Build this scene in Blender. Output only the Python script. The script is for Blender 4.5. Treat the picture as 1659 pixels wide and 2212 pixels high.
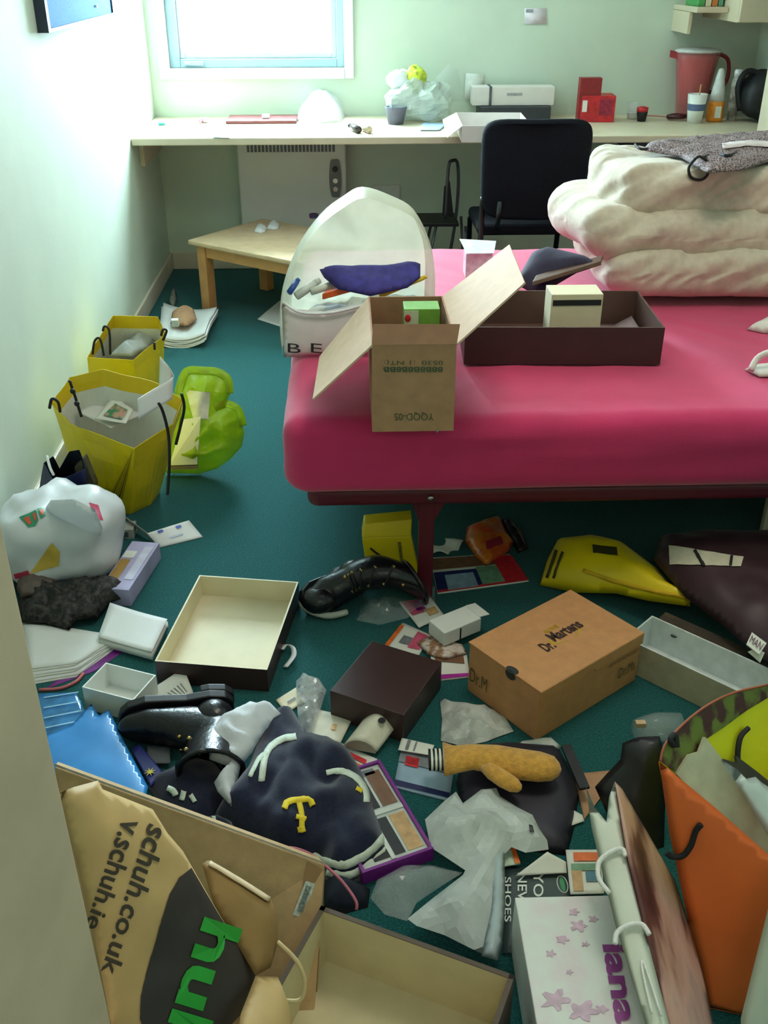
import bpy, bmesh, math, random
from mathutils import Vector, Matrix, noise
from mathutils.geometry import delaunay_2d_cdt
random.seed(7)
S = bpy.context.scene
COL = S.collection
for o in list(bpy.data.objects):
    bpy.data.objects.remove(o)

# ------------------------------------------------------------------ camera
IW, IH, FPX = 1659.0, 2212.0, 2136.0
TH, PSI, CAMZ = math.radians(29.45), math.radians(2.1), 1.43
CAM = Vector((0, 0, CAMZ))
FW = Vector((math.sin(PSI)*math.cos(TH), math.cos(PSI)*math.cos(TH), -math.sin(TH)))
RT = Vector((math.cos(PSI), -math.sin(PSI), 0))
UP = RT.cross(FW)
cd = bpy.data.cameras.new('camera'); co = bpy.data.objects.new('camera', cd); COL.objects.link(co)
cd.sensor_fit = 'VERTICAL'; cd.sensor_height = 24.0; cd.lens = 24.0*FPX/IH; cd.clip_start = 0.02
mw = Matrix((( RT.x, UP.x, -FW.x, CAM.x), (RT.y, UP.y, -FW.y, CAM.y), (RT.z, UP.z, -FW.z, CAM.z), (0, 0, 0, 1)))
co.matrix_world = mw
S.camera = co

# ------------------------------------------------------------------ sky, lights, exposure
ROOM_XL, ROOM_XR, ROOM_YF, ROOM_YB, ROOM_H = -0.92, 1.98, -0.22, 5.15, 2.42
WX0, WX1, WZ0, WZ1 = -0.83, 0.0, 0.955, 2.08
w = bpy.data.worlds.new('overcast_sky'); S.world = w; w.use_nodes = True
bg = w.node_tree.nodes['Background']
bg.inputs[0].default_value = (0.67, 0.90, 1.0, 1); bg.inputs[1].default_value = 82.0
def area(name, loc, rot, sx, sy, power, col=(1, 1, 1), portal=False):
    l = bpy.data.lights.new(name, 'AREA'); l.shape = 'RECTANGLE'; l.size = sx; l.size_y = sy
    l.energy = power; l.color = col
    if portal: l.cycles.is_portal = True
    o = bpy.data.objects.new(name, l); COL.objects.link(o); o.location = loc; o.rotation_euler = rot
    return o
area('window_portal', ((WX0+WX1)/2, ROOM_YB+0.13, (WZ0+WZ1)/2), (math.radians(-90), 0, 0), WX1-WX0, WZ1-WZ0, 1, portal=True)
area('corridor_lamp_light', (-0.05, -0.85, 2.36), (0, 0, 0), 0.5, 0.5, 9, (1.0, 0.92, 0.78))
area('ceiling_lamp_light', (0.55, 1.9, 2.33), (0, 0, 0), 0.6, 0.6, 13, (1.0, 0.92, 0.78))
cy_ = S.cycles; cy_.max_bounces = 6; cy_.diffuse_bounces = 4; cy_.glossy_bounces = 2; cy_.transmission_bounces = 4; cy_.transparent_max_bounces = 8
cy_.caustics_reflective = False; cy_.caustics_refractive = False; cy_.use_adaptive_sampling = True; cy_.adaptive_threshold = 0.1
S.view_settings.view_transform = 'Standard'; S.view_settings.look = 'None'
S.view_settings.exposure = 0.0; S.view_settings.gamma = 1.0; S.view_settings.use_curve_mapping = False

# ------------------------------------------------------------------ pixel -> place (photo frame 1659 x 2212)
def ray(px, py): return FW + RT*((px-IW/2)/FPX) + UP*((IH/2-py)/FPX)
def P(px, py, z=0.0):
    d = ray(px, py); return CAM + d*((z-CAMZ)/d.z)
def PY(px, py, Y):
    d = ray(px, py); return CAM + d*(Y/d.y)
def PX(px, py, X):
    d = ray(px, py); return CAM + d*(X/d.x)
class Plane:
    def __init__(s, a, b, c):
        s.o = a; s.e1 = (b-a).normalized(); n = (b-a).cross(c-a).normalized()
        if n.dot(CAM-a) < 0: n = -n
        s.n = n; s.e2 = n.cross(s.e1)
    def px(s, x, y):
        d = ray(x, y); return CAM + d*((s.o-CAM).dot(s.n)/d.dot(s.n))
    def uv(s, p): q = p-s.o; return (q.dot(s.e1), q.dot(s.e2))
    def pt(s, u, v, h=0): return s.o + s.e1*u + s.e2*v + s.n*h
def floorplane(z): return Plane(Vector((0, 0, z)), Vector((1, 0, z)), Vector((0, 1, z)))

# ------------------------------------------------------------------ materials
def lin(c):
    r = []
    for x in c[:3]:
        x /= 255.0; r.append(x/12.92 if x <= 0.04045 else ((x+0.055)/1.055)**2.4)
    return tuple(r)+(1,)
_M = {}
def mat(name, col, rough=0.6, var=0.06, scale=30, bump=0.0, bscale=200, metal=0, spec=0.5, col2=None, sheen=0, trans=0, sub=0, tint=None, wrink=None):
    if name in _M: return _M[name]
    m = bpy.data.materials.new(name); m.use_nodes = True; nt = m.node_tree; N = nt.nodes; L = nt.links
    b = N['Principled BSDF']; b.inputs['Roughness'].default_value = rough; b.inputs['Metallic'].default_value = metal
    b.inputs['Specular IOR Level'].default_value = spec
    if sheen: b.inputs['Sheen Weight'].default_value = sheen
    tc = N.new('ShaderNodeTexCoord'); nz = N.new('ShaderNodeTexNoise'); nz.inputs['Scale'].default_value = scale; nz.inputs['Detail'].default_value = 4
    L.new(tc.outputs['Object'], nz.inputs['Vector'])
    rp = N.new('ShaderNodeValToRGB'); c = lin(col)
    if col2 is None:
        lo = tuple(max(0, x*(1-var*2)) for x in c[:3])+(1,); hi = tuple(min(1, x*(1+var*2)) for x in c[:3])+(1,)
        rp.color_ramp.elements[0].position = 0.3; rp.color_ramp.elements[1].position = 0.7
    else:
        lo, hi = c, lin(col2); rp.color_ramp.elements[0].position = 0.45; rp.color_ramp.elements[1].position = 0.58
    rp.color_ramp.elements[0].color = lo; rp.color_ramp.elements[1].color = hi
    L.new(nz.outputs['Fac'], rp.inputs['Fac']); L.new(rp.outputs['Color'], b.inputs['Base Color'])
    last = None
    if bump:
        n2 = N.new('ShaderNodeTexNoise'); n2.inputs['Scale'].default_value = bscale; n2.inputs['Detail'].default_value = 3
        L.new(tc.outputs['Object'], n2.inputs['Vector'])
        bp = N.new('ShaderNodeBump'); bp.inputs['Strength'].default_value = bump; bp.inputs['Distance'].default_value = 0.004
        L.new(n2.outputs['Fac'], bp.inputs['Height']); L.new(bp.outputs['Normal'], b.inputs['Normal'])
    if sub:
        tr = N.new('ShaderNodeBsdfTranslucent'); L.new(rp.outputs['Color'], tr.inputs['Color'])
        mx = N.new('ShaderNodeMixShader'); mx.inputs[0].default_value = sub
        L.new(b.outputs[0], mx.inputs[1]); L.new(tr.outputs[0], mx.inputs[2])
        L.new(mx.outputs[0], N['Material Output'].inputs['Surface']); last = mx
    if trans:
        tp = N.new('ShaderNodeBsdfTransparent'); tp.inputs[0].default_value = lin(tint) if tint else (1, 1, 1, 1)
        mx2 = N.new('ShaderNodeMixShader'); mx2.inputs[0].default_value = trans
        L.new((last or b).outputs[0], mx2.inputs[1]); L.new(tp.outputs[0], mx2.inputs[2])
        L.new(mx2.outputs[0], N['Material Output'].inputs['Surface'])
    _M[name] = m
    return m

# ------------------------------------------------------------------ mesh building
class B:
    def __init__(s): s.v = []; s.f = []; s.m = []
    def add(s, vs, fs, m=0):
        k = len(s.v); s.v += [Vector(x) for x in vs]
        for f in fs: s.f.append([i+k for i in f]); s.m.append(m)
        return s
    def box(s, O, u, v, w, m=0):
        O, u, v, w = Vector(O), Vector(u), Vector(v), Vector(w)
        c = [O, O+u, O+u+v, O+v, O+w, O+u+w, O+u+v+w, O+v+w]
        fs = [(0, 3, 2, 1), (4, 5, 6, 7), (0, 1, 5, 4), (1, 2, 6, 5), (2, 3, 7, 6), (3, 0, 4, 7)]
        if u.cross(v).dot(w) < 0: fs = [f[::-1] for f in fs]
        return s.add(c, fs, m)
    def ab(s, x0, x1, y0, y1, z0, z1, m=0): return s.box((x0, y0, z0), (x1-x0, 0, 0), (0, y1-y0, 0), (0, 0, z1-z0), m)
    def tray(s, O, u, v, w, t=0.003, mo=0, mi=1):
        O, u, v, w = Vector(O), Vector(u), Vector(v), Vector(w)
        un, vn, wn = u.normalized()*t, v.normalized()*t, w.normalized()*t
        o = [O, O+u, O+u+v, O+v]; ot = [p+w for p in o]
        i_ = [O+un+vn, O+u-un+vn, O+u+v-un-vn, O+v+un-vn]; it = [p+w for p in i_]; ib = [p+wn for p in i_]
        vs = o+ot+it+ib
        outer = [(3, 2, 1, 0)]+[(k, (k+1) % 4, 4+(k+1) % 4, 4+k) for k in range(4)]
        rim = [(4+k, 4+(k+1) % 4, 8+(k+1) % 4, 8+k) for k in range(4)]
        inner = [(12, 13, 14, 15)]+[(8+k, 8+(k+1) % 4, 12+(k+1) % 4, 12+k) for k in range(4)]
        flip = u.cross(v).dot(w) < 0
        fx = lambda L: [f[::-1] for f in L] if flip else L
        k = len(s.v); s.v += vs
        for L, m in ((outer, mo), (rim, mi), (inner, mi)):
            for f in fx(L): s.f.append([i+k for i in f]); s.m.append(m)
        return s
    def loft(s, rings, m=0, close=True, cap=(False, False)):
        n = len(rings[0]); vs = [p for r in rings for p in r]; fs = []
        for i in range(len(rings)-1):
            for j in range(n if close else n-1):
                a, b2 = i*n+j, i*n+(j+1) % n
                fs.append((a, b2, b2+n, a+n))
        if cap[0]: fs.append(tuple(range(n))[::-1])
        if cap[1]: fs.append(tuple((len(rings)-1)*n+j for j in range(n)))
        return s.add(vs, fs, m)
    def tube(s, pts, r, n=8, m=0, closed=False, smooth=0):
        pts = [Vector(p) for p in pts]
        if smooth: pts = crom(pts, smooth)
        rr = r if isinstance(r, (list, tuple)) else [r]*len(pts)
        if len(rr) != len(pts): rr = [rr[0]+(rr[-1]-rr[0])*i/(len(pts)-1) for i in range(len(pts))]
        rings = []; ref = None
        for i, p in enumerate(pts):
            t = (pts[min(i+1, len(pts)-1)]-pts[max(i-1, 0)]).normalized()
            if ref is None: ref = Vector((0, 0, 1)) if abs(t.z) < 0.9 else Vector((1, 0, 0))
            a = (ref-t*ref.dot(t)).normalized(); b2 = t.cross(a); ref = a
            rings.append([p+(a*math.cos(2*math.pi*k/n)+b2*math.sin(2*math.pi*k/n))*rr[i] for k in range(n)])
        return s.loft(rings, m, True, (True, True))
    def lathe(s, prof, c, n=24, m=0, cap=(True, True), sx=1, sy=1):
        c = Vector(c)
        return s.loft([[c+Vector((r*sx*math.cos(2*math.pi*k/n), r*sy*math.sin(2*math.pi*k/n), z)) for k in range(n)] for r, z in prof], m, True, cap)
    def grid(s, G, m=0):
        n = len(G[0]); vs = [p for r in G for p in r]; fs = []
        for i in range(len(G)-1):
            for j in range(n-1):
                a = i*n+j; fs.append((a, a+1, a+1+n, a+n))
        return s.add(vs, fs, m)
    def prism(s, pts, vec, m=0):
        pts = [Vector(p) for p in pts]; n = len(pts); vec = Vector(vec); top = [p+vec for p in pts]
        nrm = sum(((pts[i]-pts[0]).cross(pts[(i+1) % n]-pts[0]) for i in range(n)), Vector())
        fs = [tuple(range(n))[::-1], tuple(range(n, 2*n))]+[(i, (i+1) % n, n+(i+1) % n, n+i) for i in range(n)]
        if nrm.dot(vec) < 0: fs = [f[::-1] for f in fs]
        return s.add(pts+top, fs, m)
    def ball(s, c, rx, ry, rz, m=0, nu=16, nv=10, e=1.0, fn=None):
        c = Vector(c); sg = lambda x: math.copysign(abs(x)**e, x); rings = []
        for i in range(nv+1):
            ph = -math.pi/2+math.pi*(0.02+0.96*i/nv); r = []
            for j in range(nu):
                a = 2*math.pi*j/nu
                p = Vector((rx*sg(math.cos(ph))*sg(math.cos(a)), ry*sg(math.cos(ph))*sg(math.sin(a)), rz*sg(math.sin(ph))))
                p = c+p
                if fn: p = fn(p, c)
                r.append(p)
            rings.append(r)
        return s.loft(rings, m, True, (True, True))
    def build(s, name, mats, parent=None, smooth=False, bevel=0, seg=2, sub=0, solid=0, off=-1, moff=0, label=None, cat=None, group=None, kind=None, autosm=None):
        if not isinstance(mats, (list, tuple)): mats = [mats]
        if parent is not None: base = parent['_w'] if '_w' in parent else parent.location
        else:
            xs = [p.x for p in s.v]; ys = [p.y for p in s.v]
            base = Vector(((min(xs)+max(xs))/2, (min(ys)+max(ys))/2, min(p.z for p in s.v)))
        base = Vector(base)
        me = bpy.data.meshes.new(name); me.from_pydata([p-base for p in s.v], [], s.f)
        for m in mats: me.materials.append(m)
        me.polygons.foreach_set('material_index', s.m)
        if smooth: me.polygons.foreach_set('use_smooth', [True]*len(me.polygons))
        me.update()
        o = bpy.data.objects.new(name, me); COL.objects.link(o)
        if parent is not None:
            o.parent = parent; o['_w'] = list(base)
        else: o.location = base; o['_w'] = list(base)
        if solid:
            md = o.modifiers.new('s', 'SOLIDIFY'); md.thickness = solid; md.offset = off; md.material_offset = moff; md.material_offset_rim = 0
        if bevel:
            md = o.modifiers.new('b', 'BEVEL'); md.width = bevel; md.segments = seg; md.limit_method = 'ANGLE'; md.angle_limit = math.radians(35)
        if sub:
            md = o.modifiers.new('u', 'SUBSURF'); md.levels = sub; md.render_levels = sub
        if label: o['label'] = label
        if cat: o['category'] = cat
        if group: o['group'] = group
        if kind: o['kind'] = kind
        return o
def crom(pts, k):
    out = []
    for i in range(len(pts)-1):
        p0, p1, p2, p3 = pts[max(i-1, 0)], pts[i], pts[i+1], pts[min(i+2, len(pts)-1)]
        for j in range(k):
            t = j/k
            out.append(0.5*((2*p1)+(p2-p0)*t+(2*p0-5*p1+4*p2-p3)*t*t+(3*p1-p0-3*p2+p3)*t**3))
    out.append(pts[-1]); return out
def thing(name, label, cat, loc, group=None, kind=None):
    o = bpy.data.objects.new(name, None); COL.objects.link(o); o.location = loc; o.empty_display_size = 0.05
    o['_w'] = list(loc)
    if label: o['label'] = label
    if cat: o['category'] = cat
    if group: o['group'] = group
    if kind: o['kind'] = kind
    return o
def fbm(p, s, seed=0): return noise.noise(Vector((p.x*s+seed*7.3, p.y*s-seed*3.1, p.z*s+seed)))
def bil(q, u, v): return q[0]*(1-u)*(1-v)+q[1]*u*(1-v)+q[2]*u*v+q[3]*(1-u)*v
def boxpx(a, b, d, zt, zb):
    """a-b: one top edge, d: corner across; gives a right-angled box  O,u,v,w (w up)"""
    A, Bq, D = P(*a, zt), P(*b, zt), P(*d, zt)
    u = Bq-A; n = Vector((-u.y, u.x, 0)).normalized(); v = n*((D-A).dot(n))
    O = Vector((A.x, A.y, zb)); return O, u, v, Vector((0, 0, zt-zb))
def text(s, quad, m, parent, lift=0.0008, name='lettering', bold=0.0):
    """flat letters stretched over a quad (bottom-left, bottom-right, top-right, top-left)"""
    cu = bpy.data.curves.new('t', 'FONT'); cu.body = s; cu.size = 1; cu.resolution_u = 3; cu.offset = bold
    ob = bpy.data.objects.new('t', cu); COL.objects.link(ob)
    bpy.context.view_layer.update()
    me = ob.evaluated_get(bpy.context.evaluated_depsgraph_get()).to_mesh()
    vs = [v.co.copy() for v in me.vertices]; fs = [tuple(p.vertices) for p in me.polygons]
    bpy.data.objects.remove(ob); bpy.data.curves.remove(cu)
    x0, x1 = min(v.x for v in vs), max(v.x for v in vs); y0, y1 = min(v.y for v in vs), max(v.y for v in vs)
    n = (quad[1]-quad[0]).cross(quad[3]-quad[0]).normalized()
    if n.dot(CAM-quad[0]) < 0: n = -n
    out = [bil(quad, (v.x-x0)/(x1-x0), (v.y-y0)/(y1-y0))+n*lift for v in vs]
    return B().add(out, fs).build(name, m, parent)
def decal(quad, m, parent, lift=0.0006, name='print', nx=1, ny=1, fn=None):
    n = (quad[1]-quad[0]).cross(quad[3]-quad[0]).normalized()
    if n.dot(CAM-quad[0]) < 0: n = -n
    G = [[bil(quad, i/nx, j/ny)+n*lift for i in range(nx+1)] for j in range(ny+1)]
    return B().grid(G).build(name, m, parent)
def sheet(name, q, m, label=None, cat=None, parent=None, curl=None, nx=8, ny=8, th=0.0006, lift=0.0, group=None, amp=0.0015, seed=1, smooth=True, m2=None):
    """a sheet of paper or card: quad in space, slightly uneven, curl(u,v) lifts it"""
    n = (q[1]-q[0]).cross(q[3]-q[0]).normalized()
    if n.z < 0: n = -n
    G = []
    for j in range(ny+1):
        r = []
        for i in range(nx+1):
            u, v = i/nx, j/ny; p = bil(q, u, v); h = lift+amp*(1+fbm(p, 12, seed))
            if curl: h += curl(u, v)
            r.append(p+n*h)
        G.append(r)
    b = B().grid(G)
    f = b.f[0]
    if (b.v[f[1]]-b.v[f[0]]).cross(b.v[f[2]]-b.v[f[1]]).z < 0: b.f = [g[::-1] for g in b.f]
    return b.build(name, [m] if m2 is None else [m, m2], parent, smooth=smooth, solid=th, off=-1, moff=0 if m2 is None else 1, label=label, cat=cat, group=group)
def qpx(pts, z):
    zs = z if isinstance(z, (list, tuple)) else [z]*4
    return [P(x, y, k) for (x, y), k in zip(pts, zs)]
class Heap:
    """soft thing lying on a plane: outline in the plane, height swelling from the rim, with creases"""
    def __init__(s, outline, plane, H=0.04, r=0.03, amp=0.006, sc=14, step=0.010, seed=0, ridged=False, hfun=None, rough=0.0, pts3d=False):
        s.pl = plane; s.H, s.r, s.amp, s.sc, s.seed, s.ridged, s.hx = H, r, amp, sc, seed, ridged, hfun
        o = [plane.uv(p if pts3d else plane.px(*p)) for p in outline]
        s.o = []
        n = len(o)
        for i in range(n):
            a, b = Vector(o[i]), Vector(o[(i+1) % n]); k = max(1, int((b-a).length/step))
            for j in range(k):
                q = a+(b-a)*(j/k)
                if rough: q = q+Vector((noise.noise(Vector((q.x*60, q.y*60, seed))), noise.noise(Vector((q.x*60, q.y*60, seed+9)))))*rough
                s.o.append(q)
        s.step = step
    def dist(s, u, v):
        p = Vector((u, v)); best = 9
        n = len(s.o)
        for i in range(n):
            a = s.o[i]; b = s.o[(i+1) % n]; ab = b-a; L2 = ab.length_squared
            t = 0 if L2 == 0 else max(0, min(1, (p-a).dot(ab)/L2)); d = (p-a-ab*t).length_squared
            if d < best: best = d
        return math.sqrt(best)
    def inside(s, u, v):
        c = False; n = len(s.o); j = n-1
        for i in range(n):
            a, b = s.o[i], s.o[j]
            if (a.y > v) != (b.y > v) and u < (b.x-a.x)*(v-a.y)/(b.y-a.y)+a.x: c = not c
            j = i
        return c
    def h(s, u, v, d=None):
        if d is None: d = s.dist(u, v) if s.inside(u, v) else 0.0
        k = 1-math.exp(-d/s.r)
        q = Vector((u*s.sc+s.seed*5.7, v*s.sc-s.seed*2.3, s.seed))
        if s.ridged: nz = 1-2*abs(noise.noise(q))*1.6+0.5*noise.noise(q*2.7)
        else: nz = noise.noise(q)+0.5*noise.noise(q*2.1)
        e = s.H*k+s.amp*nz*k
        if s.hx: e += s.hx(u, v, d)*k
        return max(e, 0.0004 if d > 0 else 0)
    def build(s, name, m, closed=True, back=0.0, **kw):
        us = [p.x for p in s.o]; vs_ = [p.y for p in s.o]
        pts = [p.copy() for p in s.o]; n = len(pts); st = s.step
        v = min(vs_)+st/2; row = 0
        while v < max(vs_):
            u = min(us)+st/2+(st/2 if row % 2 else 0)
            while u < max(us):
                if s.inside(u, v) and s.dist(u, v) > st*0.5: pts.append(Vector((u, v)))
                u += st
            v += st*0.87; row += 1
        vo, eo, fo, ov, oe, of = delaunay_2d_cdt(pts, [(i, (i+1) % n) for i in range(n)], [], 1, 1e-6)
        co_ = []
        edge = set(i for i, src in enumerate(ov) if any(k < n for k in src))
        for i, p in enumerate(vo):
            hh = 0 if i in edge else s.h(p.x, p.y, s.dist(p.x, p.y))
            co_.append(s.pl.pt(p.x, p.y, hh))
        b = B(); fs = []
        for f in fo:
            a, c, d = (co_[k] for k in f[:3])
            if (c-a).cross(d-a).dot(s.pl.n) < 0: f = f[::-1]
            fs.append(list(f))
        b.add(co_, fs)
        if closed:
            k = len(co_); b.v += [s.pl.pt(p.x, p.y, 0) if i in edge else s.pl.pt(p.x, p.y, -0.0008-back*s.h(p.x, p.y, s.dist(p.x, p.y))) for i, p in enumerate(vo)]
            for f in fs: b.f.append([i+k if i not in edge else i for i in f][::-1]); b.m.append(0)
        kw.setdefault('smooth', True)
        return b.build(name, m, **kw)
    def on(s, x, y, lift=0.002):
        """point of the heap's skin seen at a pixel"""
        d = ray(x, y); t0 = (s.pl.o+s.pl.n*(s.H*1.6+s.amp*2)-CAM).dot(s.pl.n)/d.dot(s.pl.n); t1 = (s.pl.o-CAM).dot(s.pl.n)/d.dot(s.pl.n)
        for i in range(60):
            t = t0+(t1-t0)*i/59; p = CAM+d*t; u, v = s.pl.uv(p)
            if (p-s.pl.o).dot(s.pl.n) <= s.h(u, v): break
        u, v = s.pl.uv(p); return s.pl.pt(u, v, s.h(u, v)+lift)
    def strip(s, name, px, wpx, m, parent, lift=0.003, k=6):
        """ribbon lying on the skin; px polyline in the photo, wpx its width there"""
        pts = crom([Vector((x, y, 0)) for x, y in px], k); G = [[], [], []]
        for i, p in enumerate(pts):
            t = (pts[min(i+1, len(pts)-1)]-pts[max(i-1, 0)]).normalized(); nn = Vector((-t.y, t.x, 0))
            for r, q in enumerate((-0.5, 0, 0.5)):
                c = p+nn*wpx*q; G[r].append(s.on(c.x, c.y, lift))
        b = B().grid(G); f = b.f[0]
        if (b.v[f[1]]-b.v[f[0]]).cross(b.v[f[2]]-b.v[f[1]]).dot(s.pl.n) < 0: b.f = [g[::-1] for g in b.f]
        return b.build(name, m, parent, smooth=True, solid=0.0015, off=0)
    def patch(s, name, quad, m, parent, nx=6, ny=6, lift=0.003):
        q = [Vector((x, y, 0)) for x, y in quad]
        G = [[s.on(*bil(q, i/nx, j/ny).xy, lift) for i in range(nx+1)] for j in range(ny+1)]
        b = B().grid(G); f = b.f[0]
        if (b.v[f[1]]-b.v[f[0]]).cross(b.v[f[2]]-b.v[f[1]]).dot(s.pl.n) < 0: b.f = [g[::-1] for g in b.f]
        return b.build(name, m, parent, smooth=True)
# ------------------------------------------------------------------ shared materials
wallm = mat('mint_wall_paint', (204, 216, 198), 0.75, 0.015, 6, 0.08, 90)
ceilm = mat('white_ceiling_paint', (235, 236, 230), 0.8, 0.01, 5)
carpet = mat('green_carpet', (30, 94, 94), 0.95, 0.22, 260, 0.9, 420, spec=0.1, sheen=0.1)
creamlam = mat('cream_laminate', (208, 194, 168), 0.45, 0.02, 8)
doorwood = mat('pale_beech_door', (224, 204, 178), 0.5, 0.04, 9)
whitegl = mat('white_gloss_paint', (232, 238, 240), 0.35, 0.01, 9)
skirt = mat('cream_skirting', (206, 198, 178), 0.5, 0.03, 9)
paper = mat('white_paper', (240, 240, 238), 0.7, 0.01, 20, sub=0.12)
paper2 = mat('offwhite_paper', (226, 226, 216), 0.7, 0.015, 20)
card = mat('white_card', (232, 234, 228), 0.6, 0.015, 20)
creamcard = mat('cream_card', (224, 212, 178), 0.65, 0.02, 14)
kraft = mat('brown_cardboard', (184, 140, 104), 0.75, 0.05, 40, 0.12, 160)
kraftin = mat('brown_cardboard_inside', (166, 124, 96), 0.8, 0.05, 30)
darkbrown = mat('dark_brown_card', (58, 38, 36), 0.42, 0.06, 20)
black = mat('black_plastic', (18, 18, 22), 0.45, 0.05, 30)
ink = mat('black_ink', (24, 24, 26), 0.6, 0.02, 30)
cord = mat('black_cord', (26, 26, 28), 0.7, 0.1, 300)
wcord = mat('white_cord', (238, 238, 234), 0.6, 0.05, 300)
yel = mat('yellow_paper', (238, 208, 22), 0.42, 0.03, 8)
yelband = mat('yellow_paper_rim', (232, 198, 26), 0.45, 0.03, 8)
film = mat('clear_film', (235, 240, 242), 0.06, 0.0, 5, trans=0.82, spec=1.0)
filmmilky = mat('milky_film', (220, 218, 196), 0.3, 0.04, 12, trans=0.12, spec=0.6, sub=0.35)
sheer = mat('white_sheer', (244, 246, 252), 0.7, 0.03, 40, trans=0.12, sub=0.3)
navy = mat('navy_jersey', (22, 26, 52), 0.9, 0.15, 120, 0.3, 500, sheen=0.4, spec=0.2)
stripe = mat('cream_knit', (214, 224, 208), 0.85, 0.05, 120, 0.3, 500)
leather = mat('black_leather', (20, 20, 26), 0.28, 0.1, 60, 0.25, 120)
metal = mat('chrome_metal', (190, 192, 196), 0.25, 0.02, 20, metal=1)
brass = mat('brass_eyelet', (190, 160, 100), 0.3, 0.02, 20, metal=1)
purple = mat('purple_card', (120, 28, 132), 0.45, 0.05, 20)

# ------------------------------------------------------------------ room shell
XL, XR, YF, YB, RH = ROOM_XL, ROOM_XR, ROOM_YF, ROOM_YB, ROOM_H
CY = -1.75
def struct(b, name, m, **kw): return b.build(name, m, kind='structure', **kw)
struct(B().ab(XL-0.1, XR+0.1, CY, YB+0.1, -0.1, 0), 'floor', carpet)['label'] = 'dark teal green carpet of the room'
struct(B().ab(XL-0.1, XR+0.1, CY, YB+0.1, RH, RH+0.1), 'ceiling', ceilm)
struct(B().ab(XL-0.1, XL, CY, YB+0.2, 0, RH), 'wall_left', wallm)['label'] = 'pale mint painted wall on the left'
struct(B().ab(XR, XR+0.1, CY, YB+0.2, 0, RH), 'wall_right', wallm)
b = B(); b.ab(XL, WX0, YB, YB+0.2, 0, RH); b.ab(WX1, XR, YB, YB+0.2, 0, RH); b.ab(WX0, WX1, YB, YB+0.2, 0, WZ0); b.ab(WX0, WX1, YB, YB+0.2, WZ1, RH)
struct(b, 'wall_back', wallm)['label'] = 'mint green wall behind the desk with the window'
b = B(); b.ab(XL, -0.62, YF-0.1, YF, 0, RH); b.ab(0.32, XR, YF-0.1, YF, 0, RH); b.ab(-0.62, 0.32, YF-0.1, YF, 2.05, RH)
struct(b, 'wall_front', wallm)
struct(B().ab(XL, XR, CY-0.1, CY, 0, RH), 'wall_corridor', wallm)
struct(B().ab(XL, XL+0.014, YF, YB, 0, 0.085), 'baseboard_left', skirt, bevel=0.004)
struct(B().ab(XL+0.014, XR, YB-0.014, YB, 0, 0.085), 'baseboard_back', skirt, bevel=0.004)
b = B(); b.ab(-0.66, -0.62, YF-0.11, YF+0.012, 0, 2.09); b.ab(0.32, 0.36, YF-0.11, YF+0.012, 0, 2.09); b.ab(-0.62, 0.32, YF-0.11, YF+0.012, 2.05, 2.09)
struct(b, 'trim_1', whitegl, bevel=0.003)
# window
W = thing('window_1', 'bright window with white frame above the desk', None, (WX0, YB, WZ0), kind='structure')
b = B(); c = 0.045
b.ab(WX0-c, WX0, YB-0.018, YB, WZ0-c, WZ1+c); b.ab(WX1, WX1+c, YB-0.018, YB, WZ0-c, WZ1+c); b.ab(WX0, WX1, YB-0.018, YB, WZ1, WZ1+c); b.ab(WX0, WX1, YB-0.024, YB, WZ0-c, WZ0)
b.build('casing', whitegl, W, bevel=0.004)
b = B(); f = 0.05; y0, y1 = YB+0.03, YB+0.09
b.ab(WX0, WX0+f, y0, y1, WZ0, WZ1); b.ab(WX1-f*0.7, WX1, y0, y1, WZ0, WZ1); b.ab(WX0+f, WX1-f*0.7, y0, y1, WZ0, WZ0+f*0.8); b.ab(WX0+f, WX1-f*0.7, y0, y1, WZ1-f, WZ1)
shadef = mat('shaded_white_frame', (150, 168, 180), 0.4, 0.02, 10)  # white frame; its grey-blue shading is put into the colour
b.build('window_frame', shadef, W, bevel=0.004)
b = B(); s0, s1, zz = WX0+f, WX1-f*0.7, WZ0+f*0.8
b.ab(s0, s0+0.025, y0+0.012, y1-0.01, zz, WZ1-f); b.ab(s1-0.025, s1, y0+0.012, y1-0.01, zz, WZ1-f); b.ab(s0+0.025, s1-0.025, y0+0.012, y1-0.01, zz, zz+0.025); b.ab(s0+0.025, s1-0.025, y0+0.012, y1-0.01, WZ1-f-0.025, WZ1-f)
SA = b.build('sash', mat('shaded_white_sash', (186, 200, 208), 0.4, 0.01, 9), W, bevel=0.003)  # white sash, shading mixed into its colour too
B().ab(s0+0.02, s1-0.02, YB+0.058, YB+0.064, zz+0.02, WZ1-f-0.02).build('pane', mat('window_glass', (240, 250, 255), 0.03, 0, 3, trans=0.94, spec=0.5), SA)
for xx in (s0+0.045, s1-0.06):
    B().tube([(xx, YB+0.02, WZ1-0.02), (xx+0.003, YB+0.02, 1.4), (xx+0.008, YB+0.022, 1.12)], 0.0022, 6).build('blind_cord', ink, W)
hb = B(); hb.ab(WX0+0.07, WX0+0.16, YB+0.012, YB+0.03, WZ0+0.012, WZ0+0.03); hb.ab(WX0+0.075, WX0+0.10, YB+0.002, YB+0.02, WZ0+0.016, WZ0+0.028)
hb.build('window_handle', shadef, W, bevel=0.003)
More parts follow.
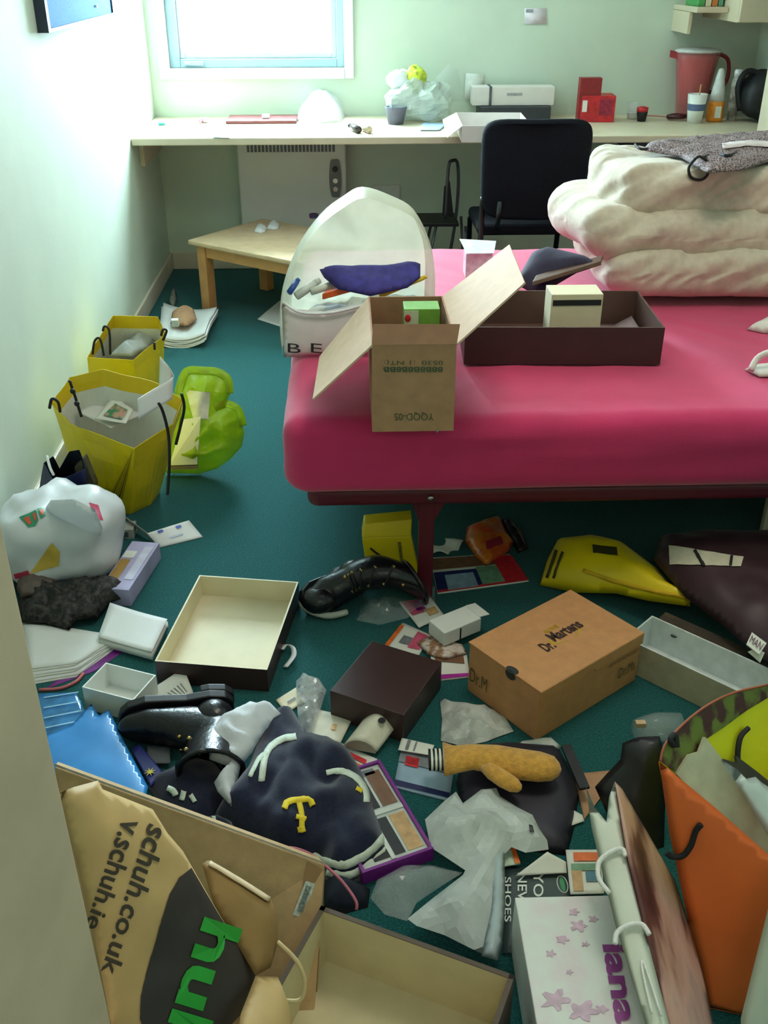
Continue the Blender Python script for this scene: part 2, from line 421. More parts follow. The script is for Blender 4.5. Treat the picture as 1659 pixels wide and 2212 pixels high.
# room door, open inwards at the left
dh, de = Vector((-0.575, YF+0.03, 0)), Vector((-0.291, 0.72, 0))
du = (de-dh); dn = Vector((-du.y, du.x, 0)).normalized()
D = thing('door_1', 'pale wooden room door standing open at the left edge', None, dh, kind='structure')
B().box(dh+Vector((0, 0, 0.008)), du, dn*0.044, (0, 0, 2.0)).build('door_leaf', doorwood, D, bevel=0.002)
DL = D.children[0]
hp = dh+du*0.90-dn*0.0+Vector((0, 0, 1.16))
b = B(); b.tube([hp, hp-dn*0.045, hp-dn*0.05-du.normalized()*0.10], 0.009, 10); b.box(hp-du.normalized()*0.02-Vector((0, 0, 0.07)), du.normalized()*0.04, -dn*0.006, (0, 0, 0.14))
b.build('door_handle', metal, DL, smooth=True)
# ceiling lamps
for nm, lab, (lx, ly, lw) in (('ceiling_lamp', 'square white ceiling lamp above the middle of the room', (0.55, 1.9, 0.64)), ('ceiling_lamp', 'square white ceiling lamp in the corridor behind the doorway', (-0.05, -0.85, 0.54))):
    L_ = thing(nm, lab, 'lamp', (lx, ly, 2.345))
    h = lw/2; b = B(); b.ab(lx-h-.02, lx+h+.02, ly-h-.02, ly-h, 2.345, RH); b.ab(lx-h-.02, lx+h+.02, ly+h, ly+h+.02, 2.345, RH); b.ab(lx-h-.02, lx-h, ly-h, ly+h, 2.345, RH); b.ab(lx+h, lx+h+.02, ly-h, ly+h, 2.345, RH)
    b.build('lamp_frame', whitegl, L_)
    B().ab(lx-h, lx+h, ly-h, ly+h, 2.372, RH).build('diffuser', ceilm, L_)

# ------------------------------------------------------------------ furniture
DY = 4.5
D_ = thing('desk', 'long cream desk built along the back wall under the window', 'desk', ((XL+XR)/2, 4.8, 0))
B().ab(XL+0.002, XR-0.002, DY, YB-0.002, 0.712, 0.742).build('worktop', creamlam, D_, bevel=0.004)
B().ab(1.55, 1.95, DY+0.04, YB-0.04, 0.0, 0.711).build('drawer_unit', creamlam, D_, bevel=0.003)
for k in range(3):
    dr = B().ab(1.56, 1.94, DY+0.026, DY+0.039, 0.06+k*0.215, 0.265+k*0.215).build('drawer', creamlam, D_, bevel=0.003)
    B().tube([(1.75, DY+0.026, 0.16+k*0.215), (1.75, DY+0.01, 0.16+k*0.215)], 0.009, 10).build('knob', metal, dr, smooth=True)
B().ab(1.27, 1.54, DY+0.03, DY+0.4, 0.655, 0.710).build('under_desk_panel', mat('dark_grey_panel', (52, 54, 66), 0.5), D_, bevel=0.003)  # dark grey box below the worktop
B().ab(XL+0.002, XL+0.022, DY+0.15, YB-0.02, 0.60, 0.711).build('wall_bracket', creamlam, D_)
# heater
x0, x1, z0, z1 = -0.53, 0.0, 0.20, 0.635
H_ = thing('wall_heater', 'white wall convector heater under the desk', 'heater', ((x0+x1)/2, YB-0.05, z0))
hm = mat('white_enamel', (222, 222, 216), 0.4, 0.01, 10)
B().ab(x0, x1, YB-0.085, YB-0.0, z0, z1).build('casing', hm, H_, bevel=0.008)
b = B()
for k in range(24): b.ab(x0+0.05+k*0.018, x0+0.062+k*0.018, YB-0.088, YB-0.084, z1-0.045, z1-0.012)
b.build('grille', mat('grille_grey', (96, 104, 112), 0.5), H_)
g = B(); cx, cz = x1-0.055, z1-0.17
g.prism([(cx+0.03*math.cos(a)+0, YB-0.0855, cz+0.09*math.copysign(min(1, abs(math.sin(a))*1.3), math.sin(a))) for a in [2*math.pi*k/24 for k in range(24)]], (0, -0.008, 0))
GP_ = g.build('control_panel', mat('control_grey', (120, 122, 124), 0.4), H_)
for zz2, rr in ((cz+0.045, 0.014), (cz-0.01, 0.012), (cz-0.05, 0.012)):
    B().prism([(cx+rr*math.cos(a), YB-0.0935, zz2+rr*math.sin(a)) for a in [2*math.pi*k/16 for k in range(16)]], (0, -0.008, 0)).build('knob', black if zz2 > cz else metal, GP_)
Hs = thing('wall_socket', 'white double wall socket low on the back wall beside the heater', 'socket', (0.2, YB-0.005, 0.33))
B().ab(0.13, 0.27, YB-0.012, YB, 0.335, 0.415).build('plate', hm, Hs, bevel=0.004)
for xx in (0.165, 0.235): B().ab(xx-0.012, xx+0.012, YB-0.0155, YB-0.012, 0.392, 0.405).build('switch', hm, Hs, bevel=0.001)
# pinboard on the left wall
PB = thing('pinboard', 'blue felt pinboard with dark edge on the left wall', 'pinboard', (XL, 3.83, 1.22))
B().ab(XL, XL+0.028, 3.36, 4.30, 1.232, 1.90).build('felt_panel', mat('blue_felt', (52, 120, 190), 0.9, 0.05, 200, 0.3, 500), PB)
b = B(); dk = mat('dark_slate_edge', (42, 52, 68), 0.5)
b.ab(XL, XL+0.034, 3.335, 3.36, 1.222, 1.91); b.ab(XL, XL+0.034, 4.30, 4.312, 1.222, 1.91); b.ab(XL, XL+0.034, 3.36, 4.30, 1.222, 1.232); b.ab(XL, XL+0.034, 3.36, 4.30, 1.90, 1.91)
b.build('frame', dk, PB)
B().ab(XL+0.028, XL+0.036, 4.02, 4.028, 1.262, 1.27).build('pin', whitegl, PB)
# note on wall
n_ = sheet('note', [PY(1133, 52, YB-0.003), PY(1180, 52, YB-0.003), PY(1180, 18, YB-0.003), PY(1133, 18, YB-0.003)], mat('pale_pink_paper', (226, 214, 222), 0.7), 'small pale pink note stuck on the mint wall above desk', 'note', amp=0.0, nx=2, ny=2)
decal([PY(1136, 27, YB-0.004), PY(1152, 27, YB-0.004), PY(1152, 20, YB-0.004), PY(1136, 20, YB-0.004)], mat('grey_print', (150, 150, 160), 0.7), n_)
# shelf and wall cupboard, wardrobe
sx0, sz0 = PY(1505, 28, 4.80).x, PY(1505, 28, 4.80).z
cx0, cz0 = PY(1595, 50, 4.66).x, PY(1595, 50, 4.66).z
SH = thing('wall_shelf', 'cream wall shelf at the top right above the jug', 'shelf', (sx0+0.1, 4.95, sz0))
B().ab(sx0, cx0-0.002, 4.80, YB-0.001, sz0, sz0+0.022).build('shelf_board', creamlam, SH, bevel=0.002)
B().ab(sx0, sx0+0.016, 4.90, YB-0.001, sz0-0.09, sz0-0.001).build('shelf_bracket', creamlam, SH, bevel=0.002)
for i, (cc, xx, ww) in enumerate((((70, 150, 80), sx0+.02, .03), ((220, 210, 180), sx0+.054, .025), ((200, 120, 60), sx0+.083, .025), ((90, 150, 120), sx0+.112, .02))):
    bk = thing('book', ('green book at the left end', 'cream book second from the left', 'orange book third from the left', 'teal book nearest the cupboard')[i]+' on the wall shelf', 'book', (xx+ww/2, 4.95, sz0+.0225), group='books on the wall shelf')
    B().ab(xx, xx+ww, 4.86, 5.04, sz0+.0225, sz0+.23).build('cover', mat('bookc%d' % i, cc, 0.5), bk, bevel=0.002); B().ab(xx+.003, xx+ww-.003, 4.865, 5.045, sz0+.0265, sz0+.232).build('pages', paper2, bk)
CU = thing('wall_cupboard', 'cream wall cupboard at the top right corner', 'cupboard', ((cx0+XR)/2, 4.9, cz0))
B().ab(cx0, XR-0.001, 4.68, YB-0.001, cz0, 1.95).build('body', creamlam, CU, bevel=0.003)
B().ab(cx0+.001, XR-0.003, 4.66, 4.679, cz0+.002, 1.947).build('door', creamlam, CU, bevel=0.003)
WD = thing('wardrobe', 'cream wardrobe at the right beyond the folded duvet', 'wardrobe', (1.67, 3.95, 0))
wx = PY(1633, 290, 4.42).x
B().ab(wx+0.022, XR-0.001, 3.64, 4.40, 0.0, 2.1).build('body', creamlam, WD, bevel=0.003)
B().ab(wx, wx+0.018, 3.62, 4.42, 0.06, 2.08).build('door', creamlam, WD, bevel=0.003); WDd = WD.children[-1]
B().ab(wx+0.019, wx+0.0215, 3.66, 4.41, 0.06, 2.08).build('door_gap', mat('brown_edge', (150, 118, 84), 0.6), WD)
B().ab(wx-0.012, wx+0.03, 3.612, 3.62, 0.95, 1.0).build('hinge', metal, WDd)
B().ab(wx+0.03, wx+0.045, 3.625, 3.639, 0.0, 2.1).build('edge_strip', whitegl, WD)
# coffee table
tz = 0.325
ta, tb = P(405, 518, tz), P(640, 565, tz)
tu = (tb-ta).normalized(); tv = Vector((-tu.y, tu.x, 0))
T = thing('coffee_table', 'low pale wooden coffee table between the wall and bed', 'table', (ta.x+0.3, ta.y+0.3, 0))
tl, tw = 0.92, 0.50
woodt = mat('pale_beech', (214, 184, 146), 0.45, 0.05, 18); woodl = mat('honey_beech', (206, 154, 96), 0.45, 0.05, 18)
B().box(ta-Vector((0, 0, 0.022)), tu*tl, tv*tw, (0, 0, 0.022)).build('table_top', woodt, T, bevel=0.006)
for i, j in ((0, 0), (1, 0), (0, 1), (1, 1)):
    o = ta+tu*(0.025+i*(tl-0.10))+tv*(0.025+j*(tw-0.10)); o.z = 0
    B().box(o, tu*0.05, tv*0.05, (0, 0, tz-0.023)).build('leg', woodl, T, bevel=0.003)
for j in (0, 1):
    o = ta+tu*0.076+tv*(0.032+j*(tw-0.09)); o.z = tz-0.075
    B().box(o, tu*(tl-0.152), tv*0.025, (0, 0, 0.052)).build('apron', woodl, T)
for i in (0, 1):
    o = ta+tu*(0.035+i*(tl-0.095))+tv*0.076; o.z = tz-0.075
    B().box(o, tu*0.025, tv*(tw-0.152), (0, 0, 0.052)).build('apron', woodl, T)
q = P(570, 492, tz); 
for k, (x, y, l1) in enumerate(((562, 495, 'crumpled white tissue lying nearest the edge of the coffee table'), (590, 488, 'crumpled white tissue farther back on the coffee table'))):
    Heap([(x-14, y+6), (x-8, y-6), (x+6, y-8), (x+16, y-2), (x+12, y+7), (x, y+9)], floorplane(tz+0.0005), 0.018, 0.01, 0.006, 50, 0.006, seed=k).build('tissue', paper, label=l1, cat='tissue', group='tissues on the coffee table')
a = P(678, 470, tz); B().lathe([(.022, 0), (.022, .018), (.014, .018), (.014, 0)], a, 16, cap=(False, False)).build('tape_roll', mat('purple_tape', (90, 70, 120), .4), label='small purple roll at the back of the coffee table', cat='roll')
# black chair
CY0 = 4.1
CH = thing('chair', 'black office chair with padded back tucked at the desk', 'chair', (0.765, CY0+0.2, 0))
cb = mat('black_fabric', (16, 17, 26), 0.85, 0.12, 150, 0.3, 600, spec=0.2); cf = mat('black_tube', (14, 14, 18), 0.35)
xc, hw, zb_, zt_ = 0.765, 0.225, 0.475, 0.865
rings = []
for j, (dy, k) in enumerate(((0.0, 0.93), (0.008, 1.0), (0.03, 1.0), (0.04, 0.93))):
    r = []
    for i in range(40):
        a = 2*math.pi*i/40; e = 0.32
        x = xc+hw*k*math.copysign(abs(math.cos(a))**e, math.cos(a)); z = (zb_+zt_)/2+(zt_-zb_)/2*k*math.copysign(abs(math.sin(a))**e, math.sin(a))
        x = xc+(x-xc)*(1-0.06*(zt_-z)/(zt_-zb_))
        r.append(Vector((x, CY0+dy-0.05*((x-xc)/hw)**2*-1-0.02*(z-zb_)/(zt_-zb_), z)))
    rings.append(r)
B().loft(rings, 0, True, (True, True)).build('backrest', cb, CH, smooth=True)
B().box((xc-0.22, CY0+0.07, 0.395), (0.44, 0, 0), (0, 0.36, 0), (0, 0, 0.05)).build('seat', cb, CH, bevel=0.02, seg=3)
for sx in (-1, 1):
    B().tube([(xc+sx*0.205, CY0+0.055, 0.56), (xc+sx*0.207, CY0+0.06, 0.44), (xc+sx*0.218, CY0-0.03, 0.005)], 0.012, 8, smooth=3).build('leg', cf, CH, smooth=True)
    B().tube([(xc+sx*0.18, CY0+0.09, 0.42), (xc+sx*0.19, CY0+0.43, 0.425), (xc+sx*0.205, CY0+0.47, 0.38), (xc+sx*0.20, CY0+0.50, 0.005)], 0.012, 8).build('leg', cf, CH, smooth=True)
B().tube([(xc-0.14, CY0+0.02, 0.55), (xc-0.145, CY0+0.03, 0.44), (xc-0.14, CY0+0.1, 0.42)], 0.011, 8).build('back_bar', cf, CH, smooth=True)
# folding trolley under the desk
sy = 4.78
FT = thing('folding_trolley', 'small folding metal trolley with dark platform under the desk', 'trolley', (0.5, sy, 0))
a_, b_ = PY(972, 470, sy), PY(990, 470, sy)
tm = mat('grey_steel_tube', (96, 98, 104), 0.35, metal=0.7)
b = B(); pts = [PY(962, 472, sy), PY(966, 400, sy), PY(970, 355, sy), PY(978, 347, sy+.02), PY(988, 352, sy+.05), PY(990, 400, sy+.06), PY(984, 475, sy+.06), PY(972, 545, sy+0.06)]
b.tube(pts, 0.008, 8, smooth=4); b.build('handle_frame', tm, FT, smooth=True)
B().prism([PY(956, 465, sy-.005), PY(960, 405, sy-.005), PY(972, 392, sy-.005), PY(980, 470, sy-.005)], (0.0, 0.02, 0)).build('back_plate', black, FT)
pz = PY(930, 480, sy).z
B().box((PY(885, 480, sy).x, sy-0.06, pz-0.008), (0.23, 0, 0), (0, 0.22, 0), (0, 0, 0.016)).build('platform', black, FT, bevel=0.003)
for xx, x2 in ((0.42, 0.36), (0.56, 0.585)):
    for dy in (-0.05, 0.15): B().tube([(xx, sy+dy, pz-0.008), (x2, sy+dy-0.02, 0.006)], 0.007, 8).build('leg', tm, FT, smooth=True)

# ------------------------------------------------------------------ bed
BX0, BX1, BY0, BY1, BZ = -0.155, 1.78, 1.985, 3.47, 0.535
BD = thing('bed', 'bed with bright pink fitted sheet and maroon metal frame', 'bed', ((BX0+BX1)/2, (BY0+BY1)/2, 0))
pink = mat('pink_sheet', (206, 36, 98), 0.75, 0.04, 6, 0.15, 300, sheen=0.3)
def rbox(b, x0, x1, y0, y1, z0, z1, rad, fn=None, nx=60, ny=44, nr=6):
    """rounded slab as a closed loft of rings, from the bottom up"""
    rings = []
    prof = [(1.0, 0.0)]+[(1-math.cos(a), 1-math.sin(a)) for a in [0]]
    lv = []
    n = nr
    for k in range(n+1):
        a = math.pi/2*k/n; lv.append((rad*(1-math.sin(a)), z0+rad*(1-math.cos(a))))
    m_ = 6
    for k in range(1, m_): lv.append((0, z0+rad+(z1-z0-2*rad)*k/m_))
    for k in range(n+1):
        a = math.pi/2*k/n; lv.append((rad*(1-math.cos(a)), z1-rad*(1-math.sin(a))))
    def ring(ins, z):
        X0, X1, Y0, Y1 = x0+ins, x1-ins, y0+ins, y1-ins; cr = max(0.001, rad*1.2-ins*0.8); pts = []
        def seg(p, q, n): return [p+(q-p)*(i/n) for i in range(n)]
        V = lambda x, y: Vector((x, y, z))
        def arc(cx, cy, a0): return [V(cx+cr*math.cos(a0+math.pi/2*i/5), cy+cr*math.sin(a0+math.pi/2*i/5)) for i in range(5)]
        pts += seg(V(X0+cr, Y0), V(X1-cr, Y0), nx); pts += arc(X1-cr, Y0+cr, -math.pi/2)
        pts += seg(V(X1, Y0+cr), V(X1, Y1-cr), ny); pts += arc(X1-cr, Y1-cr, 0)
        pts += seg(V(X1-cr, Y1), V(X0+cr, Y1), nx); pts += arc(X0+cr, Y1-cr, math.pi/2)
        pts += seg(V(X0, Y1-cr), V(X0, Y0+cr), ny); pts += arc(X0+cr, Y0+cr, math.pi)
        return pts
    rr = [ring(i, z) for i, z in lv]
    c = Vector(((x0+x1)/2, (y0+y1)/2, 0)); top = rr[-1]; bot = rr[0]
    inner = [[Vector((c.x+(p.x-c.x)*k, c.y+(p.y-c.y)*k, p.z)) for p in top] for k in (0.94, 0.85, 0.72, 0.58, 0.44, 0.3, 0.15, 0.02)]
    allr = rr+inner
    if fn: allr = [[fn(p) for p in r] for r in allr]
    return b.loft(allr, 0, True, (True, True))
def bedfn(p):
    q = p.copy()
    if p.z > 0.5: q.z += 0.004*noise.noise(p*5)+0.003*noise.noise(p*14)
    else:
        k = 0.004*noise.noise(Vector((p.x*2, p.z*26, 3)))+0.003*noise.noise(Vector((p.x*3, p.z*40, 8)))
        q.y += k if p.y < 2.3 else 0; q.x += 0.006*noise.noise(Vector((p.y*6, p.z*12, 1)))
    return q
rbox(B(), BX0, BX1, BY0, BY1, 0.345, BZ, 0.05, bedfn, 90, 60).build('mattress', pink, BD, smooth=True)
maroon = mat('maroon_metal', (92, 14, 34), 0.45, 0.05, 20)
rbox(B(), BX0+0.05, BX1-0.03, BY0+0.05, BY1-0.03, 0.292, 0.3445, 0.02, None, 4, 4).build('bed_frame', maroon, BD, smooth=False)
lx0, lx1 = P(893, 1270, 0).x+0.0, P(938, 1275, 0).x
for yy in (BY0+0.085, BY1-0.13):
    for xx in (lx0, 1.45):
        b = B(); b.ab(xx+0.006, xx+0.044, yy, yy+0.02, 0, 0.2915); b.prism([(xx-0.015, yy+0.002, 0.2915), (xx+0.075, yy+0.002, 0.2915), (xx+0.044, yy+0.002, 0.23), (xx+0.006, yy+0.002, 0.23)], (0, 0.016, 0))
        b.build('leg', maroon, BD, bevel=0.003)
B().tube([(lx0+0.03, BY0+0.05, 0.318), (lx0+0.03, BY0+0.042, 0.318)], 0.007, 10).build('bolt', metal, BD, smooth=True)
# duvet: one quilt folded into three thick layers
dm = mat('duvet_cotton', (212, 198, 178), 0.85, 0.05, 45, 0.0, 30, sheen=0.2, sub=0.08)
def dfn(seed, am=0.027):
    def f(p):
        s_ = p.x*0.9+p.z*0.5; t_ = p.x*-0.5+p.z*1.0+p.y*0.6
        n1 = noise.noise(Vector((p.x*3+seed*3, p.y*3, p.z*3+seed)))
        n2 = noise.noise(Vector((s_*4+seed, t_*19, seed*2.0+p.y*3)))
        n3 = abs(noise.noise(Vector((s_*6-seed, t_*30+n1*2, seed+p.y*4))))
        d = Vector((-0.35, -1, 0.5))
        return p+Vector((n1*am*1.2, 0, n1*am*0.9))+d*(n2*am*0.8-n3*am*0.7)
    return f
b = B()
rbox(b, 0.735, 1.74, 2.73, 3.30, 0.553, 0.700, 0.06, dfn(1), 110, 60)
rbox(b, 0.665, 1.74, 2.76, 3.32, 0.655, 0.815, 0.075, dfn(2), 110, 60)
rbox(b, 0.765, 1.74, 2.80, 3.26, 0.765, 0.915, 0.045, dfn(3), 110, 60)
b.build('duvet', dm, smooth=True, label='thick cream duvet folded in three layers on the pink bed', cat='duvet')
# ------------------------------------------------------------------ things on the bed
TZ = BZ+0.004
# lace garment on the duvet
lacem = mat('black_pink_lace', (40, 32, 34), 0.7, 0.1, 260, 0.3, 300, col2=(176, 150, 150))
LG = thing('lace_garment', 'black and pink lace garment with ribbons on top of duvet', 'clothing', (1.15, 2.95, 0.915))
lp = floorplane(0.925)
hp_ = Heap([(1388, 325), (1400, 310), (1500, 302), (1640, 290), (1740, 290), (1760, 330), (1660, 350), (1600, 368), (1530, 375), (1470, 340)], lp, 0.02, 0.02, 0.008, 22, 0.012, seed=4)
hp_.build('lace_body', lacem, parent=LG)
pl_ = mat('pale_satin', (214, 196, 196), 0.4)
hp_.strip('satin_trim', [(1560, 318), (1620, 312), (1680, 316)], 12, pl_, LG)
for px in ([(1500, 345), (1488, 362), (1492, 382), (1512, 389), (1528, 378), (1530, 352), (1512, 338), (1500, 345)], [(1372, 312), (1385, 322), (1420, 320), (1480, 324), (1520, 334)], [(1520, 340), (1545, 330), (1570, 336), (1600, 326)]):
    B().tube([PY(x, y, 2.785) if y > 335 else P(x, y, 0.93) for x, y in px], 0.004, 6, smooth=4).build('ribbon', cord, LG, smooth=True)
# dark brown shallow box
O, u, v, w_ = boxpx((1005, 707), (1437, 708), (1446, 628), 0.635, TZ)
BB = thing('brown_box', 'large shallow dark brown open box on the pink bed', 'box', O+u*0.5+v*0.5)
bin_ = mat('brown_box_inside', (92, 66, 58), 0.45, 0.05, 20)
B().tray(O, u, v, w_, 0.004).build('tray', [darkbrown, bin_], BB)
dl = sheet('lining_paper', [O+u*0.55+v*0.1+Vector((0, 0, 0.006)), O+u*0.97+v*0.08+Vector((0, 0, 0.006)), O+u*0.97+v*0.93+Vector((0, 0, 0.006)), O+u*0.6+v*0.9+Vector((0, 0, 0.006))], mat('mauve_lining', (150, 130, 132), 0.6), parent=BB, curl=lambda a, b_: 0.05*max(0, a-0.75)*2)
def small_box(name, label, cat, O, u, v, w_, m, strip_=None):
    t = thing(name, label, cat, O+u*0.5+v*0.5); B().box(O, u, v, w_).build('carton', m, t, bevel=0.0015)
    return t
# cream box with black band, standing in the brown box
cz = TZ+0.005
yb_ = 2.44; a = PY(1188, 690, yb_); a.z = cz; bq = PY(1298, 690, yb_); uu = Vector((bq.x-a.x, 0, 0)); ht = PY(1240, 636, yb_).z-cz
SB = thing('cream_box', 'small cream box with black band inside the brown box', 'box', a+uu*0.5+Vector((0, .04, 0)))
B().box(a, uu, (0, 0.085, 0), (0, 0, ht)).build('carton', creamcard, SB, bevel=0.0015)
zb0, zb1 = PY(1240, 660, yb_).z, PY(1240, 648, yb_).z
B().box((a.x+.004, a.y-.0012, zb0), uu-Vector((0.008, 0, 0)), (0, 0.0025, 0), (0, 0, zb1-zb0)).build('black_band', ink, SB)
# dark lid / folded dark garment leaning in the box
pl2 = Plane(P(1130, 620, 0.60), P(1285, 590, 0.66), P(1200, 530, 0.70))
Heap([(1112, 612), (1150, 545), (1185, 533), (1262, 552), (1300, 572), (1245, 590), (1160, 640)], pl2, 0.03, 0.02, 0.006, 10, 0.010, seed=2).build('folded_garment', mat('dark_plum_cloth', (44, 34, 58), 0.8, 0.1, 80), label='dark plum folded garment lying across the brown box', cat='clothing')
b = B(); b.box(P(1150, 618, 0.63), P(1298, 573, 0.68)-P(1150, 618, 0.63), Vector((0.02, 0.06, 0)), Vector((0, 0.004, 0.012))); b.build('wooden_strip', mat('brown_wood_strip', (96, 66, 48), 0.4), label='thin brown wooden strip poking out beside the folded garment', cat='strip', bevel=0.002)
# cardboard box with open flaps at the bed's edge
zb, zt = TZ+0.001, 0.735
A = P(803, 745, zt); Bq = P(988, 747, zt); yb = P(890, 640, zt).y
u = Vector((Bq.x-A.x, 0, 0)); v = Vector((0, yb-A.y, 0)); O = Vector((A.x, A.y, zb))
CB = thing('cardboard_box', 'brown cardboard carton with open flaps at the bed edge', 'box', O+u*0.5+v*0.5)
B().tray(O, u, v, (0, 0, zt-zb), 0.004).build('carton', [kraft, kraftin], CB)
def flap(q, m1, parent, t=0.004, name='flap'):
    return sheet(name, q, m1, parent=parent, nx=4, ny=4, th=t, amp=0.0, smooth=False)
lk = mat('lit_cardboard_inside', (216, 184, 156), 0.75, 0.03, 30)  # lighter copy of the inside board: window light on the flaps is painted in
y0, y1 = A.y, yb
flap([Vector((A.x, y0, zt)), PY(675, 862, y0), PY(690, 770, y1-0.03), Vector((A.x, y1, zt))], lk, CB)
flap([Vector((Bq.x, y0, zt)), PY(1133, 610, y0+0.02), PY(1100, 528, y1), Vector((Bq.x, y1, zt))], lk, CB)
flap([Vector((A.x, y0-0.001, zt)), Vector((Bq.x, y0-0.001, zt)), PY(994, 700, y0+0.012), PY(806, 700, y0+0.012)], kraftin, CB)
flap([Vector((A.x, y1, zt)), Vector((Bq.x, y1, zt)), Vector((Bq.x-.002, y1+0.07, zt-0.05)), Vector((A.x+.002, y1+0.07, zt-0.05))], kraft, CB)
gink = mat('green_ink', (70, 92, 64), 0.7)
fr = A.y-0.0005
tq = lambda x0, x1, yb_, yt_: [PY(x1, yt_, fr), PY(x0, yt_, fr), PY(x0, yb_, fr), PY(x1, yb_, fr)]   # upside-down lettering
text('YQQD-05', tq(852, 937, 908, 890), gink, CB); text('0530  :1 NT(:', tq(830, 957, 788, 776), gink, CB, name='lettering'); text('88B8B8B8BB', tq(828, 957, 804, 792), gink, CB, bold=0.02)
B().box(PY(942, 934, fr-.001), (0.004, 0, 0.0), (0, 0.002, 0), (0.002, 0, 0.008)).build('staple', metal, CB)
gm = mat('green_pack', (120, 180, 70), 0.45)
a = P(875, 700, 0.69); GP = thing('green_carton', 'small green and white packet inside the cardboard carton', 'packet', Vector((a.x+.04, a.y+0.06, zb+0.005)))
a = Vector((PY(873, 690, y0+0.2).x, y0+0.2, zb+0.005)); wd = PY(950, 690, y0+0.2).x-a.x; zt2 = PY(900, 668, y0+0.2).z
B().box(a, (wd, 0, 0), (0, 0.06, 0), (0, 0, zt2-a.z)).build('carton', gm, GP, bevel=0.001)
B().box(a+Vector((0, -0.001, 0)), (wd*0.4, 0, 0), (0, 0.002, 0), (0, 0, zt2-a.z-0.003)).build('white_panel', mat('pale_green_pack', (206, 224, 190), 0.5), GP)
B().ball(a+Vector((wd*0.1, -0.002, zt2-a.z-0.02)), 0.007, 0.002, 0.009).build('red_dot', mat('red_print', (200, 40, 50), 0.5), GP)
# clear zip bag of odds and ends
CBg = thing('clear_zip_bag', 'large clear plastic bag of odds and ends on the bed', 'bag', P(720, 770, TZ))
yb0 = P(700, 775, TZ).y+0.01
prof = [(612, 775), (606, 720), (612, 640), (640, 560), (690, 490), (740, 450), (785, 428), (850, 448), (900, 478), (930, 540), (940, 600), (938, 680), (935, 760)]
front = [PY(x, y, yb0+0.01) for x, y in prof[:3]]+[PY(x, y, yb0+0.10) for x, y in prof[3:5]]+[PY(x, y, yb0+0.17) for x, y in prof[5:8]]+[PY(x, y, yb0+0.17) for x, y in prof[8:]]
front = [Vector((p.x, p.y, max(p.z, TZ+0.002))) for p in front]
fine = crom(front, 4)
rings = []
for k, (dy, sc) in enumerate(((0, 1.0), (0.06, 1.02), (0.14, 1.0), (0.22, 0.93))):
    c = Vector((0.08, 0, TZ+0.002)); rings.append([Vector((c.x+(p.x-c.x)*sc, p.y+dy, c.z+(p.z-c.z)*sc)) for p in fine])
b = B(); b.loft(rings, 0, False); 
cb_ = rings[-1]; ctr = sum(cb_, Vector())/len(cb_); kk = len(b.v); b.v += cb_+[ctr]
for i in range(len(cb_)): b.f.append([kk+i, kk+(i+1) % len(cb_), kk+len(cb_)]); b.m.append(0)
b.build('plastic_shell', filmmilky, CBg, smooth=True)
milk = mat('cream_inner_film', (222, 218, 190), 0.5, 0.04, 8, trans=0.25)
hb_ = Plane(Vector((0.1, yb0+0.32, TZ)), Vector((0.3, yb0+0.32, TZ)), Vector((0.1, yb0+0.38, TZ+0.3)))
wp = mat('white_bag_front', (222, 216, 214), 0.45, 0.03, 12)
fp = Plane(PY(620, 770, yb0), PY(800, 770, yb0), PY(700, 650, yb0+0.03))
Heap([(614, 772), (608, 655), (640, 668), (700, 672), (760, 660), (806, 650), (806, 765)], fp, 0.008, 0.02, 0.003, 14, 0.012, seed=3, pts3d=False).build('white_front_panel', wp, parent=CBg)
for s_, x0_, x1_ in (('B', 622, 650), ('E', 672, 696)):
    text(s_, [fp.px(x0_, 760), fp.px(x1_, 762), fp.px(x1_, 742), fp.px(x0_, 740)], ink, CBg, lift=0.012)
wl = mat('white_zip', (230, 234, 236), 0.4)
B().tube([fp.px(612, 650)+Vector((0, -.01, 0)), fp.px(650, 672)+Vector((0, -.012, 0)), fp.px(720, 672)+Vector((0, -.012, 0)), fp.px(800, 652)+Vector((0, -.012, 0))], 0.004, 6, smooth=4).build('zip', wl, CBg, smooth=True)
zi = TZ+0.006
def inbag(px, py, Y): p = PY(px, py, Y); return p
Yi = yb0+0.10
hh = Plane(PY(700, 620, Yi-0.02), PY(900, 610, Yi-0.01), PY(800, 570, Yi+0.08))
Heap([(690, 582), (720, 576), (830, 576), (880, 566), (908, 570), (908, 600), (880, 622), (800, 640), (730, 625), (700, 600)], hh, 0.02, 0.015, 0.006, 16, 0.01, seed=6).build('folded_cloth', mat('indigo_cloth', (58, 50, 130), 0.8, 0.15, 40), label='indigo folded cloth inside the clear plastic bag', cat='cloth')
for nm, lab, p0, p1, r, cc in (('marker_tube', 'white tube lying leftmost inside the clear plastic bag', (640, 640), (680, 612), 0.011, (214, 220, 214)), ('marker_tube', 'white tube beside the orange packet inside clear bag', (672, 630), (730, 612), 0.010, (220, 226, 214)), ('glue_stick', 'blue capped stick at the left inside clear bag', (625, 632), (640, 610), 0.008, (40, 80, 160)), ('pencil', 'yellow pencil at the right inside the clear bag', (820, 640), (915, 600), 0.006, (230, 190, 40))):
    b = B(); b.tube([PY(*p0, Yi), PY(*p1, Yi+0.03)], r, 10); b.tube([PY(*p1, Yi+0.03), PY(*p1, Yi+0.03)+(PY(*p1, Yi+0.03)-PY(*p0, Yi)).normalized()*r*1.4], r*0.8, 10)
    b.build(nm, mat(nm+str(cc), cc, 0.4), label=lab, cat=nm.split('_')[-1], smooth=True)
a = PY(696, 648, Yi-0.03); e = PY(776, 626, Yi-0.02)-a
